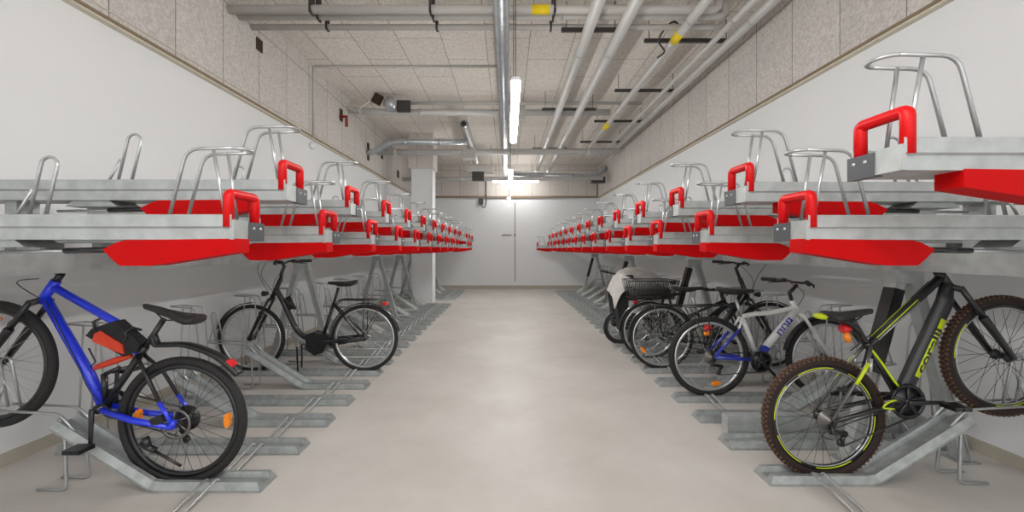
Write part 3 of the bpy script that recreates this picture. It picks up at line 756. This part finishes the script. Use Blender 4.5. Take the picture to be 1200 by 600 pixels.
for i, q in enumerate(P):
    w = .012+.022*min(1, i/(n_*.35)); t_ = (P[min(i+1, n_-1)]-P[max(i-1, 0)]).normalized(); nn = Vector((-t_.z, 0, t_.x)); nn = nn if nn.z > 0 else -nn
    for yy, hh in ((-w, -.012), (-w*.7, .006), (0, .012), (w*.7, .006), (w, -.012), (0, .002)): vs.append(q+Vector((0, yy, 0))+nn*hh)
fs = [(i*6+k, i*6+(k+1) % 6, (i+1)*6+(k+1) % 6, (i+1)*6+k) for i in range(n_-1) for k in range(6)]+[tuple(range(6)), tuple((n_-1)*6+k for k in range(6))]
mb._add(vs, fs, True); mg = B.part(mb, 'mudguard', M['black'])
q = P[-4]; mb = MB(); mb.box(q.x-.026, q.x+.02, -.022, .022, q.z+.002, q.z+.018, Matrix.Rotation(-.72 if True else 0, 3, 'Y')); B.part(mb, 'tail_reflector', M['redlens'], mg)
B.tubes('mudguard_clamp', 'black', [([B.p(174, 399), B.p(182, 392), B.p(186, 404)], .013)], mg)
# frame bag: black body with orange-red front panels
poly = [B.p(107, 392), B.p(114, 384), B.p(140, 375), B.p(170, 402), B.p(166, 411), B.p(150, 416)]
bg = MB().prism([(q.x, q.z) for q in poly], -.032, .032).build('frame_bag', M['fabric'], B.root)
poly = [B.n(108, 400, .04), B.n(110.5, 391, .04), B.n(117, 388, .04), B.n(143, 404, .04), B.n(145, 415, .04), B.n(133, 411, .04)]
mb = MB(); mb.prism([(q.x, q.z) for q in poly], .026, .041); B.part(mb, 'bag_panel', M['orred'], bg)
mb = MB(); 
for a, b_ in ((B.p(117, 379), B.p(146, 380)), (B.p(147, 381), B.p(165, 392))):
    for f_ in (0, 1):
        q = a if f_ == 0 else b_
mb.tube([B.p(119, 387, .034), B.p(116, 376, .03), B.p(120, 372, 0), B.p(124, 374, -.03)], .008, 6); mb.tube([B.p(155, 397, .034), B.p(153, 388, .03), B.p(156, 384, 0), B.p(160, 388, -.03)], .008, 6)
B.part(mb, 'bag_strap', M['black'], bg)
b2 = MB(); b2.tube([B.p(110, 433), B.p(114, 430), B.p(137, 422), B.p(154, 417)], [.006, .015, .019, .012], 8, flat=1.2); pb = B.part(b2, 'bottle', M['orred'])
B.tubes('bottle_cage', 'black', [([B.p(104, 408), B.p(112, 424), B.p(106, 430)], .004), ([B.p(122, 438), B.p(124, 470)], .015), ([B.p(124, 438), B.p(140, 431)], .012)], pb)
B.tubes('kickstand', 'black', [([B.n(170, 512, .08), B.n(174, 524, .085)], .018), ([B.n(165, 520, .085), B.n(182, 528, .085)], .017), ([B.n(180, 528, .085), B.n(212, 546, .09)], .0075)])
B.cables([[B.p(70, 325, .1), B.p(40, 330, .08), B.p(56, 352, .02)], [B.p(60, 352, .026), B.p(95, 420, .03), B.p(118, 462, .035), B.p(168, 490, .06), B.p(196, 489, .07)], [B.p(164, 417, .02), B.p(150, 440, .03), B.p(122, 455, .035)]])

# --- black city bike, left ----------------------------------------------------------
B = Bike('city_bicycle', 'black step-through city bicycle with rear rack standing lengthwise in the left row', 427.5, 4.25, -1, None)
ax, fa = B.p(427.5, 396), B.p(295, 396); R = .358; bb = B.p(376, 403)
B.wheel(ax, R, .021, spoke='spoke', rim='alu', nsp=36, rr=.022); B.wheel(fa, R, .021, spoke='spoke', rim='alu', nsp=36, rr=.022)
ht, hb = B.p(329, 327), B.p(318, 351)
st = B.p(391, 356)
fr = B.tubes('frame', 'black', [([ht, hb], .023), (spline([hb.lerp(ht, .5), B.p(332, 354), B.p(340, 371), B.p(347, 385), B.p(356, 394), B.p(368, 399)], 5), .028),
    ([bb, st], .018)]+B.stay(st, ax, .3*.06, .065, .009)+[([offy(bb, .03*y)+V(0, 0, .03), offy(ax, .066*y)+V(.0, 0, .01)], .011) for y in (-1, 1)]+[([offy(bb, .03*y), offy(ax, .066*y)], .010) for y in (-1, 1)])
mb = MB(); mb.prism([(q.x, q.z) for q in (B.p(361, 391), B.p(370, 388), B.p(384, 392), B.p(386, 402), B.p(381, 412), B.p(371, 415), B.p(361, 408))], -.055, .055); B.part(mb, 'motor_housing', M['black'])
B.tubes('seatpost', 'black', [([st, B.p(396.5, 337)], .0135)])
B.saddle(B.p(384, 330), B.p(417, 329), w=.095)
B.fork(ht, hb, fa, .016, 'black', True)
B.tubes('stem', 'black', [([ht, B.p(330, 320), B.p(333, 312), B.p(331, 308)], [.017, .017, .016, .015])])
B.bars(B.p(331, 308), .30, .16, .015, bend=.11)
B.mudguard(ax, R+.012, -18, 168, .03, 'black', lambda t: R+.012)
mb = MB(); mb.tube([offy(ax, 0)+V((R+.02)*math.cos(math.radians(168)), 0, (R+.02)*math.sin(math.radians(168))), B.p(464, 371), B.p(471, 383)], [.028, .03, .03], 8, flat=1.0)
B.part(mb, 'mud_flap', M['black']) if False else mb.bm.free()
B.mudguard(fa, R+.014, -15, 92, .03)
rk = B.rack(B.p(400, 351), B.p(453, 351), ax, .06)
B.tubes('rack_arm', 'black', [([B.p(393, 358, y*.03), B.p(400, 351, y*.06)], .006) for y in (-1, 1)], rk)
B.lamp(B.p(451, 356), 'tail_light', 'redlens', None, -1, .02); B.lamp(B.p(311, 344), 'headlight', 'black', 'alu', 1, .03)
B.cranks(bb, .075, -20, arm='black'); 
mb = MB(); cc = [bb+V(.06, 0, .0), bb+V(.0, 0, .05), ax+V(0, 0, .035), ax+V(-.04, 0, 0), ax+V(0, 0, -.035), bb+V(0, 0, -.05)]
mb.prism([(q.x, q.z) for q in cc], -.058, -.045); B.part(mb, 'chain_case', M['black'])
B.tubes('kickstand', 'black', [([B.p(366, 408, .05), B.p(352, 405, .07), B.p(355, 436, .1)], .008), ([B.p(366, 408, -.03), B.p(350, 405, -.07), B.p(348, 436, -.1)], .008)])
lk = B.tubes('folding_lock', 'black', [([B.p(337, 348), B.p(343, 362)], .026), ([B.p(341, 348, .03), B.p(348, 362, .03)], .014)])
B.cables([[B.p(318, 306, .2), B.p(309, 318, .1), B.p(313, 336, .03), B.p(318, 346, .02)], [B.p(322, 307, .15), B.p(313, 322, .1), B.p(322, 342, .03)], [B.p(330, 312, -.1), B.p(318, 330, -.06), B.p(320, 350, 0)]])

# --- black and yellow mountain bike, front right ---------------------------------------
B = Bike('mountain_bicycle', 'black and neon yellow mountain bicycle with muddy brown tyre, nearest in the right row', 964.5, 2.31, 1, None)
ax = B.p(964.5, 489); bb = B.p(1054, 467); R = .352
pitch = math.radians(19); fa = ax+V(1.1*math.cos(pitch), 0, 1.1*math.sin(pitch))
B.wheel(ax, R, .027, True, 'brown', 'black', 'dspoke', 32, decal=('yellow', (20, 80, 140, 200, 260, 320), 42)); B.wheel(fa, R, .027, True, 'brown', 'black', 'dspoke', 32, decal=('yellow', (20, 140, 260), 42))
hb, ht = B.p(1114, 338), B.p(1099, 318); st = B.p(1017, 405)
fr = B.tubes('frame', 'black', [([ht, hb], .024), ([ht.lerp(hb, .3), st], [.023, .019]), ([bb, st], .019)]
   + [([offy(bb, .03*y), offy(bb.lerp(ax, .4), .05*y), offy(ax, .066*y)], [.014, .013, .011]) for y in (-1, 1)])
B.tubes('seat_stay', 'sprocket', [([offy(st, .02*y), offy(st.lerp(ax, .22), .05*y)+V(.01, 0, 0), offy(ax, .066*y)+V(0, 0, .01)], [.010, .010, .008]) for y in (-1, 1)], fr)
B.tubes('stay_stripe', 'yellow', [([offy(st.lerp(ax, .22), .0565*y)+V(.012, .0, .004), offy(st.lerp(ax, .5), .063*y)+V(.007, 0, .004)], .009) for y in (-1, 1)], fr)
# broad down tube with its yellow band and letters
dd = (hb-bb).normalized(); nn = Vector((dd.z, 0, -dd.x)); RT, FT = .046, .66
mb = MB(); mb.tube([bb, bb.lerp(hb, .12), hb.lerp(bb, .12), hb.lerp(ht, .3)], [.034, RT, RT, .036], 20, flat=FT); B.part(mb, 'down_tube', M['black'], fr)
surf = lambda off, e: FT*math.sqrt(max(0, (RT+e)**2-off*off))
for sd in (-1, 1):
    mb = MB(); offs = [-.006, .004, .014, .024, .034, .041]; vs = []
    for t_ in (.1, .3, .5, .7):
        for e in (.0012, -.002):
            for o_ in (offs if e > 0 else offs[::-1]):
                q = bb.lerp(hb, .13+t_*.86)+nn*o_; vs.append(Vector((q.x, sd*surf(o_, e), q.z)))
    m_ = 12; mb._add(vs, [(i*m_+k, i*m_+(k+1) % m_, (i+1)*m_+(k+1) % m_, (i+1)*m_+k) for i in range(3) for k in range(m_)]+[tuple(range(m_)), tuple(3*m_+k for k in range(m_))], True)
    B.part(mb, 'yellow_band', M['yellow'], fr)
    xax = dd if sd < 0 else -dd; zax = Vector((0, sd, 0)); yax = zax.cross(xax)
    org = bb.lerp(hb, .455)+nn*.014
    mw = Matrix((xax, yax, zax)).transposed().to_4x4(); mw.translation = org+Vector((0, sd*.03, 0))
    lt = text_mesh('corelli', .068, 'lettering', M['black'], fr, mw, sx=1.62)
    bm = bmesh.new(); bm.from_mesh(lt.data); bmesh.ops.triangulate(bm, faces=bm.faces)
    for _ in range(3): bmesh.ops.subdivide_edges(bm, edges=[e for e in bm.edges if e.calc_length() > .006], cuts=1); bmesh.ops.triangulate(bm, faces=bm.faces)
    bm.to_mesh(lt.data); bm.free()
    for v in lt.data.vertices:
        o_ = (v.co-bb).dot(nn); out_ = (v.co.y*sd) > .03
        v.co.y = sd*surf(min(abs(o_), RT-.002), .0026 if out_ else .0008)
dt = (ht.lerp(hb, .3)-st).normalized(); nt_ = Vector((-dt.z, 0, dt.x))
for off, mm in ((.012, 'yellow'), (-.004, 'alu')):
    B.tubes('pinstripe', mm, [([st+dt*.06+nt_*off+V(0, y*.0185, 0), st+dt*.38+nt_*off+V(0, y*.0205, 0)], .0028) for y in (-1, 1)], fr)
sp_dir = (st-bb).normalized(); stop = st+sp_dir*.2
B.tubes('seatpost', 'dsteel', [([st, stop], .0145)])
B.tubes('seat_clamp', 'black', [([st-sp_dir*.01, st+sp_dir*.025], .022)])
B.saddle(stop+V(.13, 0, .045), stop+V(-.14, 0, .02), w=.07)
B.fork(ht, hb, fa, .017, 'black', True)
stem = ht+(ht-hb).normalized()*.05; B.tubes('stem', 'black', [([ht, stem], .018), ([stem, stem+V(.06, 0, .03)], .016)])
B.bars(stem+V(.06, 0, .03), .33, .04, .02)
B.cranks(bb, .094, 2, guard=True); B.cassette(ax, .06); B.derailleur(ax, ax+V(.06, 0, -.125)); B.chain(bb, ax, .088, .03, ax+V(.07, 0, -.145))
for y in (-1, 1): B.tubes('brake_arm', 'alu', [([offy(st.lerp(ax, .22), .05*y)+V(.03, 0, .03), offy(st.lerp(ax, .22), .055*y)+V(.02, 0, -.05)], .01)])
mg = MB(); P = [B.p(957, 370), B.p(972, 371), B.p(990, 377), B.p(1003, 387), B.p(1013, 401)]
mg.tube(spline(P, 4), [.012]*2+[.020]*11+[.014]*4, 8, flat=1.9); mo = B.part(mg, 'mudguard', M['black'])
mg = MB(); mg.tube([B.p(956.5, 370), B.p(964, 370.6)], [.014, .0212], 8, flat=1.9); B.part(mg, 'mudguard_tip', M['yellow'], mo); B.lamp(B.p(992, 385), 'tail_reflector', 'redlens', None, -1, .026)
mg = MB(); mg.tube([B.p(991, 389), B.p(993, 395), B.p(994, 401)], [.012, .02, .013], 8); B.part(mg, 'hanging_reflector', M['orange'])
B.cables([[B.p(1095, 330, .03), B.p(1060, 362, .025), B.p(1020, 398, .03), B.p(1000, 412, .02)], [B.p(1018, 420, .0), B.p(1030, 440, -.03), B.p(1040, 452, -.03)], [bb+V(0, -.03, -.02), ax.lerp(bb, .5)+V(0, -.06, -.02), ax+V(-.05, -.07, -.06), ax+V(.0, -.07, -.1)]], m='black')
B.tubes('cable_housing', 'yellow', [(spline([B.p(1017, 408, -.02), B.p(1028, 424, -.03), B.p(1038, 440, -.035), B.p(1048, 452, -.03)], 4), .006), (spline([bb+V(-.05, -.04, .01), bb+V(-.12, -.06, .0), bb+V(-.15, -.06, -.03), bb+V(-.08, -.05, -.04)], 4), .005)])

# --- white and blue bike --------------------------------------------------------------
B = Bike('trekking_bicycle', 'white and blue bicycle with black rear rack behind the muddy tyre in the right row', 830.5, 3.525, 1, None)
ax, fa = B.p(830.5, 417.5), B.p(968, 419); R = .354; bb = B.p(888, 422)
B.wheel(ax, R, .025, True, 'rubber', 'alu', 'spoke', 32, reflectors=(285,)); B.wheel(fa, R, .025, True, 'rubber', 'alu', 'spoke', 32)
hb, ht = B.p(936, 369), B.p(928, 352); st = B.p(869, 371)
fr = B.tubes('frame', 'white', [([ht, hb], .022), ([hb.lerp(ht, .4), B.p(897, 407)], [.03, .032]), (spline([ht.lerp(hb, .5), B.p(905, 366), B.p(884, 368), st], 5), [.021]*16), ([bb, B.p(874, 383), st], [.021, .021, .017])])
B.tubes('frame_shell', 'dblue', [([B.p(898, 406), bb], [.034, .03]), ([offy(bb, -.035), offy(bb, .035)], .026)], fr)
B.tubes('swing_arm', 'dblue', [([offy(bb, .03*y)+V(-.04, 0, .01), offy(ax, .068*y)+V(.02, 0, .01)], .016) for y in (-1, 1)]+[([offy(ax, .068*y)+V(.02, 0, .02), B.p(864, 384, .045*y)], .012) for y in (-1, 1)], fr)
B.tubes('seat_stay', 'white', [([B.p(862, 386, .045*y), offy(st, .02*y)], .010) for y in (-1, 1)], fr)
dd = (hb.lerp(ht, .4)-B.p(897, 407)).normalized(); nn = Vector((-dd.z, 0, dd.x)); mid = B.p(897, 407).lerp(hb.lerp(ht, .4), .56)
mb = MB()
for i in (-1, 0, 1):
    q = mid+dd*(i*.062); mb.prism([((q+dd*a*.025+nn*b_*.021).x, (q+dd*a*.025+nn*b_*.021).z) for a, b_ in ((-1, -1), (1, -1), (1, 1), (-1, 1))], -.0335, .0335)
B.part(mb, 'lettering_field', M['dblue'], fr)
for sd in (-1, 1):
    xax = dd if sd < 0 else -dd; zax = Vector((0, sd, 0)); yax = zax.cross(xax)
    for i, chh in enumerate('BBF' if sd < 0 else 'FBB'):
        mw = Matrix((xax, yax, zax)).transposed().to_4x4(); mw.translation = mid+dd*((i-1)*.062)+Vector((0, sd*.0345, 0))
        text_mesh(chh, .05, 'lettering', M['white'], fr, mw)
B.tubes('seatpost', 'alu', [([st, B.p(862, 350)], .0135)])
B.saddle(B.p(884, 339), B.p(843, 337), w=.085)
B.fork(ht, hb, fa, .016, 'white', True)
B.tubes('stem', 'black', [([ht, B.p(925, 343), B.p(934, 334)], .016)])
B.bars(B.p(934, 331), .30, .12, .01)
B.cranks(bb, .088, -48, guard=True); B.cassette(ax, .06); B.derailleur(ax, ax+V(.06, 0, -.13)); B.chain(bb, ax, .088, .03, ax+V(.07, 0, -.15))
B.rack(B.p(852, 357), B.p(803, 359), ax, .06)
B.mudguard(fa, R+.014, 32, 170, .03)
B.lamp(B.p(830, 384), 'tail_light', 'redlens', None, -1, .028); B.lamp(B.p(829, 391), 'tail_reflector', 'orange', None, -1, .02)
B.cables([[B.p(936, 333, .1), B.p(950, 345, .08), B.p(936, 362, .03)], [B.p(880, 408, -.02), B.p(870, 422, -.05), B.p(855, 425, -.07)]])

# --- black bike with upright bars -------------------------------------------------------
B = Bike('city_bicycle', 'black city bicycle with upright handlebar and headlight behind the white and blue one', 775, 4.335, 1, None)
ax, fa = B.p(775, 395), B.p(902, 392); R = .35; bb = B.p(833, 403)
B.wheel(ax, R, .02, spoke='spoke', rim='alu', nsp=36, rr=.022, reflectors=(215,)); B.wheel(fa, R, .02, spoke='spoke', rim='alu', nsp=36, rr=.022)
ht, hb = B.p(867, 326), B.p(877, 351); st = B.p(817, 366)
fr = B.tubes('frame', 'black', [([ht, hb], .023), ([hb.lerp(ht, .5), bb], .022), ([bb, st], .017), ([hb.lerp(ht, .2), B.p(846, 384), bb.lerp(st, .45)], .016)]+B.stay(st, ax, .02, .062, .008)+B.stay(bb, ax, .03, .062, .010))
B.tubes('seatpost', 'alu', [([st, B.p(810, 346)], .013)])
B.saddle(B.p(825, 336), B.p(791, 336), w=.09)
B.fork(ht, hb, fa, .014, 'black', True)
B.tubes('stem', 'black', [([ht, B.p(862, 314)], .016), ([B.p(862, 315), B.p(866, 310)], .015)])
B.bars(B.p(866, 309), .30, .13, .015)
B.mudguard(ax, R+.012, 20, 190, .028); B.mudguard(fa, R+.012, 20, 150, .028)
B.rack(B.p(806, 358), B.p(762, 357), ax, .055)
B.lamp(B.p(887, 345), 'headlight', 'black', 'alu', 1, .03)
B.cranks(bb, .08, 200); B.chain(bb, ax, .08, .035)
B.cables([[B.p(884, 309, -.2), B.p(880, 325, -.1), B.p(880, 345, -.02)], [B.p(872, 309, .1), B.p(886, 328, .06), B.p(880, 346, .02)]])

# --- bike with rear basket ---------------------------------------------------------------
B = Bike('city_bicycle', 'dark bicycle with black wire basket over the rear wheel in the right row', 761, 4.74, 1, None)
ax = B.p(761, 387); R = .345; pitch = 0; fa = ax+V(1.08*math.cos(pitch), 0, 1.08*math.sin(pitch)); bb = ax+V(.43, 0, -.06)
B.wheel(ax, R, .02, spoke='spoke', rim='alu', nsp=36, rr=.022); B.wheel(fa, R, .02, spoke='spoke', rim='alu', nsp=36, rr=.022)
st = ax+V(.26, 0, .30); hb = fa+V(-.17, 0, .31); ht = hb+V(-.05, 0, .11)
fr = B.tubes('frame', 'black', [([ht, hb], .022), ([hb, bb], .02), ([bb, st], .017), ([hb.lerp(ht, .4), bb.lerp(st, .5)], .015)]+B.stay(st, ax, .02, .062, .008)+B.stay(bb, ax, .03, .062, .010))
B.tubes('seatpost', 'dsteel', [([st, st+V(-.03, 0, .1)], .013)]); B.saddle(st+V(.11, 0, .15), st+V(-.14, 0, .14), w=.09)
B.fork(ht, hb, fa, .014); B.tubes('stem', 'black', [([ht, ht+V(-.02, 0, .05)], .015)]); B.bars(ht+V(-.02, 0, .05), .28, .12, .0)
B.mudguard(ax, R+.012, 20, 190, .028, 'black')
rk = B.rack(ax+V(.22, 0, .385), ax+V(-.2, 0, .375), ax, .06)
B.lamp(ax+V(-.16, 0, .34), 'tail_light', 'redlens', None, -1, .02); B.cranks(bb, .08, 60); B.chain(bb, ax, .08, .035)
# basket of wire: rims, bars and mesh
mb = MB(); x0, x1, z0, z1 = ax.x-.26, ax.x+.27, ax.z+.39, ax.z+.60
def rect(z, e, r): mb.tube([(x0-e, -.15-e, z), (x1+e, -.15-e, z), (x1+e, .15+e, z), (x0-e, .15+e, z)], r, 5, closed=True)
rect(z1, .02, .006); rect(z0, -.02, .005); rect((z0+z1)/2, .0, .003)
for i in range(23):
    f_ = i/22; xa = x0-.02+(x1-x0+.04)*f_; xb = x0+.02+(x1-x0-.04)*f_
    for sy in (-1, 1):
        mb.tube([(xa, sy*.17, z1), (xb, sy*.13, z0)], .0028, 4); 
        xs = x0-.02+(x1-x0+.04)*min(1, f_+.12); mb.tube([(xs, sy*.17, z1), (xb, sy*.13, z0)], .0022, 4)
    mb.tube([(xb, -.13, z0), (xb, .13, z0)], .0025, 4)
for i in range(9):
    f_ = i/8
    for e, xx in ((-.02, x0), (.02, x1)): mb.tube([(xx+e, -.17+.34*f_, z1), (xx-e, -.13+.26*f_, z0)], .0028, 4)
bk = B.part(mb, 'basket', M['black'])
mb = MB(); mb.loft([(ax.x-.22, ax.z+.45, .06, .05), (ax.x-.1, ax.z+.47, .12, .07), (ax.x+.1, ax.z+.48, .12, .08), (ax.x+.23, ax.z+.45, .06, .05)], 12, 2.3)
o = mb.build('cloth_bag', mat('grey_cloth', srgb(74, 72, 70), .85, var=.3, scale=40, bump=.4)); o.location = B.root.location; tag(o, 'dark bag lying inside the black wire basket', 'bag')

# --- folding bike with bag under a pale cover ------------------------------------------------
B = Bike('folding_bicycle', 'small-wheeled bicycle with black front bag under the pale rain cover', 790, 5.5, -1, None)
k_ = B.k; R = .235; ax = V(0, 0, R+.02); fa = B.p(727, 383.5); fa.z = R+.02
B.wheel(ax, R, .02, nsp=24, spoke='spoke'); B.wheel(fa, R, .02, nsp=24, spoke='spoke', reflectors=(90,))
bb = fa.lerp(ax, .55)+V(0, 0, .02); ht = B.p(741, 345); hb = B.p(735, 356)
fr = B.tubes('frame', 'black', [([ht, hb], .024), ([hb, fa.lerp(ax, .45)+V(0, 0, .12), ax+V(.1, 0, .1)], .026), ([ax+V(.22, 0, .02), ax+V(.14, 0, .45)], .018)]+B.stay(ax+V(.2, 0, .1), ax, .03, .06, .01))
B.fork(ht, hb, fa, .014); B.tubes('stem', 'black', [([ht, B.p(737, 322)], .016)])
mb = MB(); q0, q1 = B.n(741, 324, .28), B.n(704, 317, -.2); qm = B.p(724, 322)
mb.tube(spline([q0, qm+V(0, .1, 0), qm, q1.lerp(qm, .5), q1], 4), .012, 8); hbar = B.part(mb, 'handlebar', M['black'])
mb = MB(); mb.tube([B.p(737, 322), qm], .013, 8); B.part(mb, 'bar_stem', M['black'], hbar)
for a_, b_ in ((q1, q1.lerp(qm, .45)), (q0, q0.lerp(qm, .45))):
    mb = MB(); mb.tube([a_, a_.lerp(b_, .5), b_], [.021, .019, .018], 9); B.part(mb, 'grip', M['rubber'], hbar)
B.tubes('seatpost', 'dsteel', [([ax+V(.14, 0, .45), ax+V(.12, 0, .6)], .014)]); B.saddle(ax+V(.24, 0, .65), ax+V(-.01, 0, .64), w=.08); B.cranks(bb, .07, 120)
mb = MB(); x0 = fa.x-.02
P = [B.p(717, 344), B.p(722, 339), B.p(739, 343), B.p(741, 381), B.p(721, 384)]
mb.prism([(q.x, q.z) for q in P], .07, .22); mb.prism([(q.x, q.z) for q in P], -.22, -.07)
pp = MB(); pp.box(B.p(722, 0).x, B.p(736, 0).x, -.07, .07, B.p(0, 366).z, B.p(0, 345).z) if False else None
bg = B.part(mb, 'pannier_bag', M['fabric'])
mb = MB()
Wd = B.p(730, 352); mb.box(B.p(747, 0).x, B.p(731, 0).x, .222, .232, B.p(0, 364).z, B.p(0, 350).z); B.part(mb, 'bag_flap', M['cover'], bg)
# draped cover
NX, NY = 30, 14; vs = []
xa, xb = (713-VX)/k_, (781-VX)/k_
for i in range(NX+1):
    for j in range(NY+1):
        u, v = i/NX, j/NY*2-1
        x = xa+(xb-xa)*u; y = 5.5+v*.3
        prof = .90+.17*math.sin(min(1, u*2.6)*PI/2)-.19*max(0, u-.62)**1.0/.38
        drop = .24*abs(v)**3.2*(1-.35*u)+(.16*max(0, .12-u)/.12)
        z = prof-drop+.016*math.sin(u*23+v*5)+.012*math.sin(u*11-v*13)
        vs.append((x, y+.015*math.sin(u*17), z))
mb = MB(); W = NY+1
mb._add(vs, [(i*W+j, (i+1)*W+j, (i+1)*W+j+1, i*W+j+1) for i in range(NX) for j in range(NY)], True)
o = mb.build('rain_cover', M['cover']); md = o.modifiers.new('t', 'SOLIDIFY'); md.thickness = .006; md2 = o.modifiers.new('s', 'SUBSURF'); md2.levels = 1; md2.render_levels = 1
tag(o, 'pale grey rain cover draped over the small-wheeled bicycle', 'cover')

# ------------------------------------------------------------------ light, camera
w = bpy.data.worlds.new('World'); bpy.context.scene.world = w; w.use_nodes = True
w.node_tree.nodes['Background'].inputs[0].default_value = (.985, .99, 1, 1); w.node_tree.nodes['Background'].inputs[1].default_value = 1.6
cd = bpy.data.cameras.new('Camera'); cam = bpy.data.objects.new('Camera', cd); C.objects.link(cam)
cam.location = (0, 0, CH); cam.rotation_euler = (PI/2, 0, 0)
cd.sensor_width = 36; cd.lens = 36*F/1200; cd.shift_x = (600-VX)/1200; cd.shift_y = -(300-VY)/1200; cd.clip_start = .05
sc = bpy.context.scene; sc.camera = cam
sc.view_settings.view_transform = 'Standard'; sc.view_settings.look = 'None'; sc.view_settings.gamma = 1; sc.view_settings.use_curve_mapping = False
sc.view_settings.exposure = 0.2
